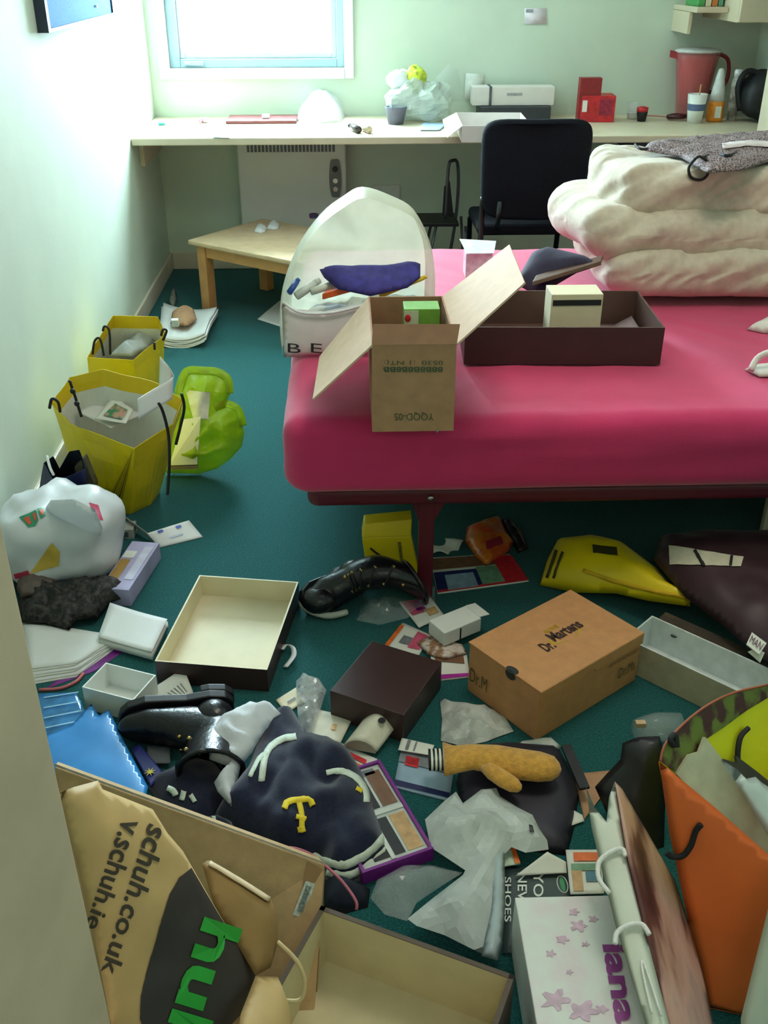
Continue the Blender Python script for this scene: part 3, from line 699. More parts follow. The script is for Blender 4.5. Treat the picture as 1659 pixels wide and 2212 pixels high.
B().box(a, e, (0.01, 0.03, 0), (0, 0, 0.016)).build('orange_packet', mat('orange_print', (224, 92, 30), 0.5, 0.1, 60), label='orange printed packet inside the clear plastic bag', cat='packet', bevel=0.002)
fl = Heap([(618, 655), (640, 640), (720, 645), (800, 640), (920, 625), (930, 700), (925, 760), (640, 765)], floorplane(TZ+0.001), 0.05, 0.03, 0.02, 20, 0.012, seed=9)
fl.build('crumpled_papers', mat('mixed_paper', (206, 208, 200), 0.6, 0.1, 25, col2=(150, 160, 176)), label='crumpled pale papers filling the clear plastic bag', cat='papers')
# pink-white folded carton behind, loose white items at right edge
a = P(1000, 590, TZ)
FC = thing('folded_carton', 'pale pink folded carton behind the cardboard box flap', 'carton', a+Vector((0.06, 0.05, 0)))
pk = mat('pale_pink_print', (222, 204, 214), 0.5, 0.1, 60)
B().prism([P(1005, 600, TZ), P(1062, 600, TZ), P(1062, 600, TZ)+Vector((0, 0.07, 0)), P(1005, 600, TZ)+Vector((0, 0.07, 0))], (0, 0, 0.075)).build('carton', pk, FC, bevel=0.001)
yq = P(1030, 600, TZ).y
flap([Vector((P(1005, 600, TZ).x-.002, yq-0.03, TZ+0.085)), Vector((P(1062, 600, TZ).x+.002, yq-0.01, TZ+0.08)), Vector((P(1062, 600, TZ).x+.02, yq+0.08, TZ+0.095)), Vector((P(1005, 600, TZ).x-.015, yq+0.07, TZ+0.105))], mat('white_flap', (236, 230, 238), 0.5), FC, 0.0015)
tm_ = mat('white_trainer', (226, 222, 214), 0.6, 0.03, 30)
Heap([(1613, 712), (1635, 700), (1670, 684), (1720, 690), (1720, 718), (1650, 720)], floorplane(TZ), 0.03, 0.015, 0.006, 25, 0.008, seed=3).build('white_sock', tm_, label='crumpled white sock at the right edge of pink bed', cat='sock')
WS = thing('white_sandal', 'white strappy sandal at the right edge of pink bed', 'sandal', P(1650, 808, TZ))
Heap([(1608, 798), (1630, 790), (1680, 786), (1740, 790), (1740, 812), (1640, 814)], floorplane(TZ), 0.012, 0.008, 0.002, 25, 0.008, seed=5).build('sole', tm_, parent=WS)
B().tube([P(1622, 800, TZ+0.012), P(1635, 775, TZ+0.035), P(1660, 762, TZ+0.05), P(1690, 765, TZ+0.03)], 0.008, 8, smooth=3).build('strap', tm_, WS, smooth=True)
# ------------------------------------------------------------------ things on the desk
KZ = 0.7425
def dk_(x, y):
    p = P(x, y, KZ); return p if p.y < 4.93 else PY(x, y, 4.93)*1.0-Vector((0, 0, PY(x, y, 4.93).z-KZ))
Heap([(640, 262), (645, 238), (665, 225), (700, 222), (735, 232), (748, 250), (735, 264), (690, 266)], floorplane(KZ), 0.13, 0.05, 0.035, 18, 0.014, seed=8).build('plastic_bag', mat('white_thin_plastic', (240, 242, 244), 0.35, 0.02, 20, sub=0.25), label='crumpled white plastic bag on the desk below the window', cat='bag')
GB = thing('carrier_bag', 'clear and lime carrier bag bulging on the desk', 'bag', dk_(900, 270))
c = dk_(905, 268); 
def crump(am, sc, sd):
    def f(p, c): 
        d = (p-c); n1 = noise.noise(p*sc+Vector((sd, 0, 0)))+0.6*noise.noise(p*sc*2.3+Vector((0, sd, 0)))
        q = p+d.normalized()*am*n1; q.z = max(q.z, KZ+0.002); return q
    return f
cy = min(c.y+0.15, 4.99)
B().ball((c.x, cy, KZ+0.085), 0.15, 0.12, 0.09, nu=36, nv=22, e=0.8, fn=crump(0.04, 14, 2)).build('bag_body', mat('frosted_plastic', (206, 216, 206), 0.3, 0.1, 14, trans=0.25, sub=0.2), GB, smooth=False)
hx_ = PY(885, 190, cy).x
B().ball((hx_-0.045, cy, KZ+0.175), 0.055, 0.04, 0.05, nu=20, nv=14, fn=crump(0.02, 22, 5)).build('bag_neck', mat('white_thin_plastic', (240, 242, 244), 0.35, 0.02, 20, sub=0.25), GB, smooth=True)
B().ball((hx_+0.03, cy-0.01, KZ+0.185), 0.045, 0.035, 0.055, nu=20, nv=14, fn=crump(0.018, 24, 9)).build('lime_label', mat('lime_plastic', (206, 220, 60), 0.4, 0.1, 40, col2=(150, 170, 60)), GB, smooth=True)
a = dk_(828, 272); DB = thing('dark_pot', 'dark grey pot beside the carrier bag on the desk', 'pot', a+Vector((0.04, 0.06, 0)))
B().lathe([(0.035, 0), (0.05, 0.07), (0.052, 0.075), (0.046, 0.075), (0.032, 0.01)], a+Vector((0.06, 0.06, 0)), 20).build('pot_body', mat('slate_plastic', (96, 98, 116), 0.5), DB, smooth=True)
for k, (x, y, cc, lab) in enumerate(((775, 292, (60, 50, 46), 'dark brown bottle lying left at the desk front edge'), (798, 292, (196, 176, 150), 'tan bottle lying right at the desk front edge'))):
    a = dk_(x, y-2)+Vector((0, 0.012, 0.016)); bt = thing('bottle', lab, 'bottle', a-Vector((0, 0, .016)), group='small bottles on the desk'); d = Vector((-0.035, 0.12, 0.0))
    B().tube([a, a+d*0.72, a+d*0.8, a+d], [0.015]*2+[0.008]*2, 12).build('bottle_body', mat('bott%d' % k, cc, 0.25), bt, smooth=True)
    B().tube([a+d, a+d*1.15], 0.0095, 10).build('cap', whitegl if k else black, bt, smooth=True)
sheet('envelope', [dk_(905, 283), dk_(950, 283), dk_(966, 268), dk_(915, 266)], mat('pale_blue_paper', (170, 196, 226), 0.6), 'pale blue leaflet on desk in front of the carrier bag', 'leaflet', lift=0.002)
# open white tray box, white long box
O, u, v, w_ = boxpx((998, 272), (1150, 272), (1150, 243), KZ+0.065, KZ)
wb = mat('white_box_board', (226, 218, 212), 0.55, 0.02, 12)
WT = thing('white_tray_box', 'open white tray box on the desk behind the chair', 'box', O+u*0.5+v*0.5)
B().tray(O, u, v, w_, 0.003).build('tray', [wb, wb], WT)
flap([O+w_, O+w_+v, O+w_+v+Vector((-0.06, 0, -0.03)), O+w_+Vector((-0.06, 0, -0.045))], wb, WT, 0.003)
y_ = 5.02
a = PY(1020, 240, y_); a.z = KZ
LB = thing('long_white_box', 'long white box with dark strap lying against the back wall', 'box', Vector((1.0, y_+.05, KZ)))
wd = PY(1195, 240, y_).x-a.x; hz = PY(1100, 188, y_).z
b0 = PY(1100, 228, y_).z
B().box((a.x, y_, b0), (wd, 0, 0), (0, 0.1, 0), (0, 0, hz-b0)).build('carton', wb, LB, bevel=0.002)
B().box((a.x+wd*0.2, y_-0.003, b0-0.001), (0.012, 0, 0), (0, 0.106, 0), (0, 0, hz-b0+0.003)).build('strap', mat('grey_strap', (84, 88, 96), 0.6), LB)
decal([PY(1095, 207, y_-.001), PY(1128, 207, y_-.001), PY(1128, 201, y_-.001), PY(1095, 201, y_-.001)], mat('grey_print2', (160, 156, 156), 0.6, 0.2, 400), LB)
B().box((a.x+0.03, y_-0.03, KZ), (wd*0.88, 0, 0), (0, 0.13, 0), (0, 0, b0-KZ-0.0015)).build('laptop_case', mat('charcoal_case', (52, 54, 60), 0.5), label='flat charcoal case under the long white box', cat='case', bevel=0.004)
B().ab(dk_(1195, 262).x, dk_(1240, 262).x, 4.6, 4.72, KZ, KZ+0.02).build('dark_pouch', mat('dark_green_pouch', (60, 66, 62), 0.7), label='flat dark pouch left of the red box on the desk', cat='pouch', bevel=0.006)
NB = sheet('card', [PY(1003, 215, YB-0.02), PY(1040, 215, YB-0.02), PY(1046, 160, YB-0.004), PY(1006, 158, YB-0.004)], mat('pale_grey_card', (214, 216, 206), 0.6), 'pale card propped against the back wall above white box', 'card', amp=0, nx=2, ny=2)
# clear crumpled bag against wall
Heap([PY(930, 222, YB-0.006), PY(940, 170, YB-0.006), PY(968, 138, YB-0.006), PY(990, 150, YB-0.006), PY(1002, 218, YB-0.006)], Plane(PY(930, 222, YB-0.006), PY(1000, 222, YB-0.006), PY(960, 140, YB-0.006)), 0.03, 0.03, 0.02, 20, 0.014, seed=3, pts3d=True).build('cellophane', film, closed=False, label='clear cellophane propped against back wall behind the carrier bag', cat='cellophane')
# red cartons
red = mat('red_carton', (190, 32, 40), 0.45, 0.12, 40); red2 = mat('dark_red_carton', (140, 30, 34), 0.45, 0.08, 40)
a = dk_(1252, 264); R1 = thing('red_box', 'bright red carton with white label on the desk', 'box', a+Vector((0.08, 0.06, 0)))
ang = math.radians(-4); ux = Vector((math.cos(ang), math.sin(ang), 0)); vx = Vector((-ux.y, ux.x, 0))
B().box(a, ux*(dk_(1338, 272).x-a.x), vx*0.12, (0, 0, 0.115)).build('carton', red, R1, bevel=0.002)
B().box(a+ux*0.006-vx*0.0008+Vector((0, 0, 0.045)), ux*0.022, vx*0.001, (0, 0, 0.05)).build('label', paper2, R1)
B().box(a+ux*0.085-vx*0.0008+Vector((0, 0, 0.03)), ux*0.06, vx*0.001, (0, 0, 0.07)).build('print', mat('dark_red_print', (150, 30, 60), 0.5, 0.2, 60), R1)
a = PY(1248, 250, 4.90); a.z = KZ; B().box(a, (0.10, 0, 0), (0, 0.05, 0), (0, 0, 0.19)).build('red_box', red2, label='taller dark red carton behind the bright red carton', cat='box', bevel=0.002)
# jug
c = PY(1490, 240, 5.04); c.z = KZ; jr = 0.098
J = thing('filter_jug', 'red water filter jug with handle on the desk', 'jug', c)
rj = mat('red_clear_plastic', (206, 20, 30), 0.12, 0.03, 10, trans=0.25, tint=(255, 120, 120), spec=0.8)
hj = PY(1490, 108, c.y).z-KZ
B().lathe([(jr*0.62, 0), (jr*0.66, 0.01), (jr*0.75, hj*0.35), (jr*0.95, hj*0.85), (jr*1.05, hj*0.97), (jr*1.0, hj*0.97), (jr*0.9, hj*0.82), (jr*0.7, hj*0.34), (jr*0.58, 0.012)], c, 28, sx=1.05, sy=0.85).build('jug_body', mat('clear_red_shell', (222, 150, 150), 0.1, 0.0, 5, trans=0.72, tint=(255, 226, 226), spec=0.8), J, smooth=True)
B().lathe([(jr*0.5, hj*0.18), (jr*0.62, hj*0.42), (jr*0.86, hj*0.9), (jr*0.8, hj*0.93)], c, 24, sx=1.05, sy=0.85).build('filter_funnel', rj, J, smooth=True)
B().lathe([(jr*1.04, hj*0.97), (jr*1.04, hj), (jr*0.7, hj*1.03), (0.01, hj*1.035)], c, 24, sx=1.05, sy=0.85).build('lid', mat('pale_lid', (206, 206, 204), 0.4), J, smooth=True)
B().tube([c+Vector((jr*0.95, 0, hj*0.95)), c+Vector((jr*1.5, 0, hj*0.86)), c+Vector((jr*1.62, 0, hj*0.6)), c+Vector((jr*1.3, 0, hj*0.4)), c+Vector((jr*0.8, 0, hj*0.38))], 0.009, 8, smooth=4).build('handle', mat('dark_red_handle', (120, 20, 30), 0.3), J, smooth=True)
B().prism([c+Vector((-jr*0.8, -0.03, hj*0.96)), c+Vector((-jr*0.8, 0.03, hj*0.96)), c+Vector((-jr*1.35, 0, hj*1.0))], (0, 0, -0.03)).build('spout', red2, J)
# cup
c = PY(1500, 258, 4.86); c.z = KZ; CP = thing('travel_cup', 'white takeaway cup with blue band on the desk', 'cup', c)
B().lathe([(0.032, 0), (0.045, 0.125), (0.042, 0.125), (0.03, 0.004)], c, 24).build('cup_body', card, CP, smooth=True)
B().lathe([(0.0385, 0.055), (0.0415, 0.084)], c, 24, cap=(False, False)).build('sleeve_band', mat('blue_band', (88, 104, 140), 0.5), CP, smooth=True)
B().tube([c+Vector((0.005, 0, 0.02)), c+Vector((0.008, 0, 0.165))], 0.0035, 6).build('stirrer', mat('wood_stick', (190, 150, 100), 0.6), CP)
# bottles
c = PY(1542, 260, 4.90); c.z = KZ; B1 = thing('squeeze_bottle', 'squeeze bottle with white top and orange lower part', 'bottle', c)
B().lathe([(0.035, 0), (0.038, 0.01), (0.037, 0.075), (0.034, 0.09)], c, 20).build('lower_body', mat('orange_liquid', (226, 140, 40), 0.3, 0.12, 30), B1, smooth=True)
B().lathe([(0.0345, 0.09), (0.030, 0.13), (0.02, 0.19), (0.012, 0.225), (0.004, 0.23)], c, 20).build('upper_body', mat('milky_plastic', (206, 208, 206), 0.35, 0.06, 40), B1, smooth=True)
B().box(c+Vector((-0.014, -0.0395, 0.02)), (0.028, 0, 0), (0, 0.004, 0), (0, 0, 0.05)).build('label', paper2, B1)
c = PY(1580, 254, 4.94); c.z = KZ; B2 = thing('slim_bottle', 'slim clear bottle with white cap right of the orange bottle', 'bottle', c)
B().lathe([(0.020, 0), (0.023, 0.08), (0.024, 0.17), (0.018, 0.185)], c, 18).build('bottle_body', mat('smoky_plastic', (150, 150, 140), 0.25, 0.1, 30, col2=(206, 204, 200)), B2, smooth=True)
B().lathe([(0.0185, 0.185), (0.0185, 0.215), (0.014, 0.22)], c, 18).build('cap', whitegl, B2, smooth=True)
# backpack
c = PY(1625, 255, 4.90)+Vector((0.03, 0, 0)); c.z = KZ; BP = thing('black_backpack', 'slumped black backpack at the right end of desk', 'backpack', c)
bm = mat('black_nylon', (22, 26, 30), 0.6, 0.15, 60)
B().ball(c+Vector((0.02, 0, 0.11)), 0.13, 0.1, 0.11, nu=28, nv=18, e=0.7, fn=crump(0.02, 10, 3)).build('bag_body', bm, BP, smooth=True)
B().tube([c+Vector((-0.10, -0.02, 0.05)), c+Vector((-0.125, -0.01, 0.15)), c+Vector((-0.09, 0, 0.215)), c+Vector((-0.02, 0, 0.20))], 0.014, 8, smooth=4).build('strap', bm, BP, smooth=True)
# scissors, pens, small glass
a = dk_(1460, 262)
SC = thing('scissors', 'red and black handled scissors lying on the desk', 'scissors', a)
B().tube([a+Vector((-0.03, 0.03, 0.015)), a+Vector((0, 0.0, 0.02)), a+Vector((0.04, 0.01, 0.02)), a+Vector((0.045, 0.04, 0.018)), a+Vector((0, 0.05, 0.018)), a+Vector((-0.03, 0.035, 0.015))], 0.011, 8, smooth=3).build('handle', mat('red_black_grip', (70, 16, 26), 0.4, 0.3, 30), SC, smooth=True)
B().box(a+Vector((-0.15, 0.10, 0.012)), (0.13, -0.065, 0), (0.006, 0.012, 0), (0, 0, 0.004)).build('blade', mat('pinkish_steel', (190, 120, 120), 0.3, metal=0.5), SC)
a = PY(1402, 252, 4.80); a.z = KZ; PN = thing('red_pot', 'small red and dark pot at the back of the desk', 'pot', a+Vector((0, 0.12, 0)))
B().lathe([(0.02, 0), (0.026, 0.04), (0.024, 0.045)], a+Vector((0, 0.12, 0)), 14).build('pot', black, PN, smooth=True); B().lathe([(0.0255, 0.042), (0.027, 0.06), (0.01, 0.065)], a+Vector((0, 0.12, 0)), 14).build('lid', red, PN, smooth=True)
a = dk_(1372, 258); GL = thing('glass', 'small clear glass standing on the desk beside red carton', 'glass', a+Vector((0, 0.06, 0)))
B().lathe([(0.024, 0), (0.03, 0.075), (0.028, 0.075), (0.022, 0.006)], a+Vector((0, 0.06, 0)), 18).build('glass_body', film, GL, smooth=True); B().lathe([(0.0225, 0.007), (0.026, 0.03)], a+Vector((0, 0.06, 0)), 16).build('contents', mat('white_powder', (214, 214, 208), 0.6), GL)
# left part of the desk
a = dk_(440, 266); B().ball(a+Vector((0, 0.02, 0.012)), 0.03, 0.02, 0.011, nu=16, nv=10, fn=None).build('soap_tin', mat('pink_white_tin', (196, 90, 130), 0.4, 0.1, 60, col2=(230, 236, 240)), label='small pink and white tin on the desk at left', cat='tin', smooth=True)
a = dk_(348, 271); B().tube([a+Vector((-.012, 0, .006)), a+Vector((.018, .004, .006))], 0.006, 8).build('eraser', mat('teal_rubber', (60, 170, 160), 0.6), label='tiny teal eraser at the left end of the desk', cat='eraser', smooth=True)
sheet('flyer', [dk_(460, 298), dk_(496, 299), dk_(496, 296), dk_(462, 295)], mat('teal_flyer', (90, 160, 180), 0.6), 'teal flyer at the front edge of the desk', 'flyer', lift=0.001)
a = PY(486, 250, 4.90); a.z = KZ; B().box(a+Vector((0, 0.0, 0)), (PY(640, 250, 4.90).x-a.x, 0, 0), (0, 0.2, 0), (0, 0, 0.014)).build('laptop', mat('dark_red_lid', (120, 60, 64), 0.4), label='flat dark reddish laptop at the back of the desk below window', cat='laptop', bevel=0.004)
a = PY(565, 252, 4.94); a.z = KZ; B().box(a+Vector((0, 0.02, 0.0145)), (0.035, 0, 0), (0, 0.03, 0), (0, 0, 0.018)).build('white_charger', whitegl, label='small white charger lying on the dark laptop', cat='charger', bevel=0.003)
# ------------------------------------------------------------------ projection of prints onto finished skins
from mathutils.bvhtree import BVHTree
class Skin:
    def __init__(s, b): s.t = BVHTree.FromPolygons([tuple(p) for p in b.v], [tuple(f) for f in b.f])
    def on(s, x, y, lift=0.0015):
        d = ray(x, y).normalized(); h = s.t.ray_cast(CAM, d)
        if h[0] is None:
            n_, nn, _, _ = s.t.find_nearest(CAM+d*2.4); return n_+nn*lift
        n = h[1]
        if n.dot(d) > 0: n = -n
        return h[0]+n*lift
    def patch(s, name, quad, m, parent, nx=6, ny=6, lift=0.0015):
        q = [Vector((x, y, 0)) for x, y in quad]
        return B().grid([[s.on(*bil(q, i/nx, j/ny).xy, lift) for i in range(nx+1)] for j in range(ny+1)]).build(name, m, parent, smooth=True)
def fontmesh(s_, bold=0.0):
    cu = bpy.data.curves.new('t', 'FONT'); cu.body = s_; cu.size = 1; cu.resolution_u = 3; cu.offset = bold
    ob = bpy.data.objects.new('t', cu); COL.objects.link(ob); bpy.context.view_layer.update()
    me = ob.evaluated_get(bpy.context.evaluated_depsgraph_get()).to_mesh()
    vs = [v.co.copy() for v in me.vertices]; fs = [tuple(p.vertices) for p in me.polygons]
    bpy.data.objects.remove(ob); bpy.data.curves.remove(cu)
    x0, x1 = min(v.x for v in vs), max(v.x for v in vs); y0, y1 = min(v.y for v in vs), max(v.y for v in vs)
    return [((v.x-x0)/(x1-x0), (v.y-y0)/(y1-y0)) for v in vs], fs
def skintext(s_, skin, quad, m, parent, lift=0.002, bold=0.0, name='lettering'):
    uv, fs = fontmesh(s_, bold); q = [Vector((x, y, 0)) for x, y in quad]
    return B().add([skin.on(*bil(q, u, v).xy, lift) for u, v in uv], fs).build(name, m, parent)

# ------------------------------------------------------------------ paper bags that stand open
def bag(T, rim, base, m_out, m_in, m_band, rows=(0, .06, .35, .7, .86, 1), band=0.86, bow=0.01, seed=1, folds=0.006):
    n = len(rim); per = 6
    def dens(r): return [r[i]+(r[(i+1) % n]-r[i])*(k/per) for i in range(n) for k in range(per)]
    R, Bs = dens(rim), dens(base); c = sum(rim, Vector())/n
    def ring(t, ins=0.0):
        out = []
        for i, (a, b_) in enumerate(zip(Bs, R)):
            p = b_*t+a*(1-t); k = (i % per)/per; cc = sum(base, Vector())/n*(1-t)+c*t
            d = Vector((p.x-cc.x, p.y-cc.y, 0)).normalized()
            p = p+d*(bow*math.sin(math.pi*k)*math.sin(math.pi*min(1, t*1.1))+folds*noise.noise(p*11+Vector((seed, 0, 0)))*(0.3+t)-ins); out.append(p)
        return out
    b = B(); b.loft([ring(t) for t in rows], 0, True, (True, False)); body = b.build('bag_body', m_out, T, smooth=False, solid=0.001, off=0)
    B().loft([ring(t, 0.0025) for t in rows if 0.05 < t <= band], 0, True, (True, False)).build('lining', m_in, T)
    B().loft([ring(t, 0.0025) for t in (band, (band+1)/2, 1)], 0, True).build('rim_band', m_band, T)
    return Skin(b)
lining = mat('white_bag_lining', (232, 232, 222), 0.6, 0.02, 10)
# large yellow bag
rim = [P(112, 870, .31), P(150, 815, .36), P(222, 797, .39), P(340, 828, .36), P(394, 862, .32), P(372, 915, .28), P(290, 968, .25), P(150, 915, .27)]
bz = [(-0.82, 2.66), (-0.80, 2.74), (-0.74, 2.77), (-0.64, 2.75), (-0.585, 2.68), (-0.60, 2.60), (-0.65, 2.545), (-0.77, 2.57)]
YB_ = thing('yellow_bag', 'large yellow glossy paper bag with black cords, papers inside', 'bag', (-0.7, 2.65, 0))
sk = bag(YB_, rim, [Vector((x, y, 0.001)) for x, y in bz], yel, lining, yelband, folds=0.008)
for px, Yd in (([(107, 882), (112, 862), (125, 868), (130, 890)], 2.50), ([(150, 822), (160, 850), (168, 875), (176, 900)], 2.62), ([(342, 870), (352, 890), (364, 940), (366, 1000), (362, 1068)], 2.44), ([(392, 850), (398, 880), (390, 920), (380, 960)], 2.56)):
    B().tube([PY(x, y, Yd-0.01) for x, y in px], 0.0042, 8, smooth=4).build('cord_handle', cord, YB_, smooth=True)
for (x, y) in ((157, 845), (166, 872)): B().ball(PY(x, y, 2.6), 0.008, 0.008, 0.008, nu=8, nv=6).build('knot', cord, [c_ for c_ in YB_.children if c_.name.startswith('cord_handle')][1], smooth=True)
skintext('ine', sk, [(222, 1100), (243, 1100), (243, 1090), (222, 1090)], ink, YB_, 0.003); skintext('es.com', sk, [(222, 1112), (258, 1112), (258, 1102), (222, 1102)], ink, YB_, 0.003)
sheet('paper_bundle', [PY(300, 905, 2.52), PY(372, 862, 2.56), PY(374, 815, 2.58), PY(298, 862, 2.53)], paper, 'folded white papers sticking up out of the large yellow bag', 'papers', nx=6, ny=6, th=0.006)
sheet('loose_page', [PY(342, 850, 2.58), PY(366, 840, 2.60), PY(374, 812, 2.61), PY(345, 770, 2.60)], paper2, 'single upright white page behind papers in large yellow bag', 'paper', curl=lambda a, b_: 0.02*math.sin(a*3))
cm = mat('green_red_card', (60, 130, 90), 0.5, 0.2, 40, col2=(196, 150, 130))
cqs = [P(205, 905, .262), P(272, 915, .258), P(288, 885, .275), P(245, 855, .295)]
gc = sheet('postcard', cqs, paper2, 'white bordered green postcard inside the large yellow bag', 'card', th=0.002)
decal([bil(cqs, .2, .15), bil(cqs, .85, .15), bil(cqs, .85, .75), bil(cqs, .3, .75)], cm, gc, lift=0.006)
sheet('letter', [P(165, 890, .255), P(240, 925, .24), P(310, 895, .25), P(225, 855, .28)], paper, 'white sheet lying under the postcard in the large yellow bag', 'paper')
# small yellow bag
rim = [P(187, 772, .27), P(215, 725, .31), P(245, 682, .36), P(341, 684, .36), P(356, 722, .31), P(288, 778, .26)]
bz = [(-0.89, 3.20), (-0.895, 3.32), (-0.89, 3.42), (-0.70, 3.42), (-0.68, 3.30), (-0.72, 3.18)]
YS = thing('yellow_bag', 'smaller yellow paper bag behind the large yellow bag', 'bag', (-0.8, 3.3, 0))
bag(YS, rim, [Vector((x, y, 0.001)) for x, y in bz], yel, lining, yelband, seed=5)
for px, Yd in (([(200, 765), (204, 738), (214, 730), (220, 745), (224, 768)], 3.1), ([(222, 715), (226, 705), (236, 715), (238, 765)], 3.16), ([(348, 725), (352, 712), (360, 715), (352, 735)], 3.1), ([(333, 740), (334, 755)], 3.04)):
    B().tube([PY(x, y, Yd) for x, y in px], 0.004, 8, smooth=4).build('cord_handle', cord, YS, smooth=True)
Heap([P(235, 768, .26), P(270, 740, .26), P(310, 722, .26), P(338, 733, .26), P(320, 752, .26), P(285, 770, .26)], floorplane(0.26), 0.04, 0.03, 0.015, 25, 0.012, seed=2, pts3d=True).build('plastic_wrap', mat('grey_plastic', (176, 184, 186), 0.25, 0.08, 25), label='crumpled grey plastic inside the smaller yellow bag', cat='plastic')
# lime carrier bag
LC = thing('lime_carrier_bag', 'lime green plastic carrier bag with white box inside', 'bag', (-0.45, 2.86, 0))
lime = mat('lime_plastic_bag', (178, 208, 40), 0.3, 0.08, 14, trans=0.06, sub=0.35)
lpl = Plane(P(360, 1024, .004), P(500, 1024, .004), PY(440, 800, 2.90))
hl = Heap([(358, 1022), (362, 990), (374, 930), (383, 880), (378, 850), (388, 818), (406, 800), (440, 799), (472, 803), (494, 820), (498, 850), (487, 874), (505, 878), (520, 900), (528, 935), (522, 965), (500, 990), (470, 1012), (430, 1024)], lpl, .075, .05, .022, 16, .009, seed=7, ridged=True)
hl.build('bag_body', lime, back=.7, parent=LC); sk = hl
for px in ([(385, 850), (395, 815), (408, 800), (440, 800), (470, 803), (492, 818), (497, 850)], [(465, 880), (490, 872), (515, 885), (526, 920)], [(372, 1005), (378, 930), (385, 870)]):
    hl.strip('bag_fold', px, 16, lime, LC, lift=.004)
wq = [hl.on(368, 1004, .006), hl.on(428, 1002, .006), hl.on(436, 900, .006), hl.on(398, 905, .006)]
WBx = thing('white_box', 'upright white box poking out of the lime carrier bag', 'box', Vector((wq[0].x+.03, wq[0].y, .002)))
B().prism(wq, Vector((0, -.012, .004))).build('carton', card, WBx, bevel=0.001)
B().prism([wq[0]+Vector((0, -.013, 0)), wq[1]+Vector((0, -.013, 0)), wq[1]+Vector((0, -.013, -.01)), wq[0]+Vector((0, -.013, -.01))], Vector((0, .012, 0))).build('base_edge', mat('taupe_edge', (140, 124, 112), .6), WBx)
sk.patch('clear_window', [(402, 842), (455, 848), (450, 905), (418, 905)], mat('white_print_plastic', (226, 230, 210), 0.35), LC, lift=0.003)
# paper stack by the skirting
for k in range(5):
    dx = (0, 5, -4, 7, 2)[k]; dz = k*0.0075
    sheet('document', [p+Vector((dx*.0015, k*.004, dz)) for p in (P(350, 752, 0), P(442, 752, 0), P(468, 690, 0), P(352, 672, 0))], paper, ('undermost', 'second from the bottom', 'middle', 'second from the top', 'topmost')[k]+' white document in the pile beyond the yellow bags', 'paper', th=0.004, curl=lambda a, b_, k=k: 0.028*abs(a-0.4)**2*3+0.008*math.sin(b_*5), seed=k, group='documents by the skirting', amp=0.0)
Heap([(368, 700), (372, 675), (395, 662), (418, 668), (425, 690), (405, 705)], floorplane(0.062), 0.03, 0.02, 0.008, 25, 0.01, seed=4).build('brown_envelope', kraft, label='crumpled brown envelope on the white document pile', cat='envelope')
B().box(P(372, 706, .092), (0.028, 0, 0), (0, 0.012, 0.006), (0, -0.01, 0.03)).build('white_sticker_roll', paper, label='small white label leaning on the brown envelope', cat='label')
Heap([(362, 655), (370, 630), (380, 628), (384, 650), (376, 668)], floorplane(0.001), 0.05, 0.02, 0.012, 30, 0.01, seed=7).build('crumpled_foil', mat('dull_foil', (120, 124, 116), 0.5, 0.2, 30), label='crumpled dull wrapper in the corner under the desk', cat='wrapper')
sheet('sheet_paper', [P(556, 690, 0.001), P(612, 708, 0.001), P(640, 680, 0.001), P(604, 650, 0.001)], paper, 'white sheet on the carpet between coffee table and bed', 'paper')
# navy gift bag
NBg = thing('navy_gift_bag', 'small navy glossy gift bag against the left wall', 'bag', (-0.83, 2.47, 0))
nm = mat('navy_gloss', (16, 26, 74), 0.25, 0.08, 20); nd = mat('dark_lining', (24, 30, 40), 0.5)
YN = 2.40
rp = [(76, 1062), (100, 978), (125, 1010), (138, 972), (160, 1008), (172, 968), (198, 1040)]
rim = [PY(92, 1000, YN+.02), PY(112, 985, YN+.05), PY(128, 1012, YN+.06), PY(150, 975, YN+.07), PY(170, 972, YN+.06), PY(185, 1012, YN), PY(150, 1030, YN-.01), PY(115, 1040, YN-.02)]
base = [Vector((-0.90, 2.46, .002)), Vector((-0.90, 2.52, .002)), Vector((-0.86, 2.54, .002)), Vector((-0.80, 2.54, .002)), Vector((-0.75, 2.52, .002)), Vector((-0.74, 2.44, .002)), Vector((-0.78, 2.42, .002)), Vector((-0.86, 2.42, .002))]
bag(NBg, rim, base, nm, nd, nd, bow=0.0)
B().tube([PY(101, 985, YN), PY(108, 1010, YN-.02), PY(116, 1026, YN-.02)], 0.004, 6, smooth=3).build('cord_handle', wcord, NBg, smooth=True)
KB = thing('brown_gift_bag', 'dark olive paper bag between navy bag and yellow bag', 'bag', (-0.72, 2.42, 0))
B().prism([PY(172, 1080, 2.43), PY(160, 1010, 2.45), PY(182, 990, 2.45), PY(205, 1045, 2.43), PY(210, 1090, 2.42)], (0, 0.035, 0)).build('bag_body', mat('olive_paper', (74, 70, 48), 0.6), KB, bevel=0.004)
B().prism([PY(196, 1112, 2.40), PY(196, 1078, 2.40), PY(230, 1082, 2.40), PY(230, 1114, 2.40)], (0, 0.012, 0)).build('dark_card', mat('dark_umber_card', (48, 40, 40), 0.5), label='small dark card standing against the large yellow bag', cat='card')
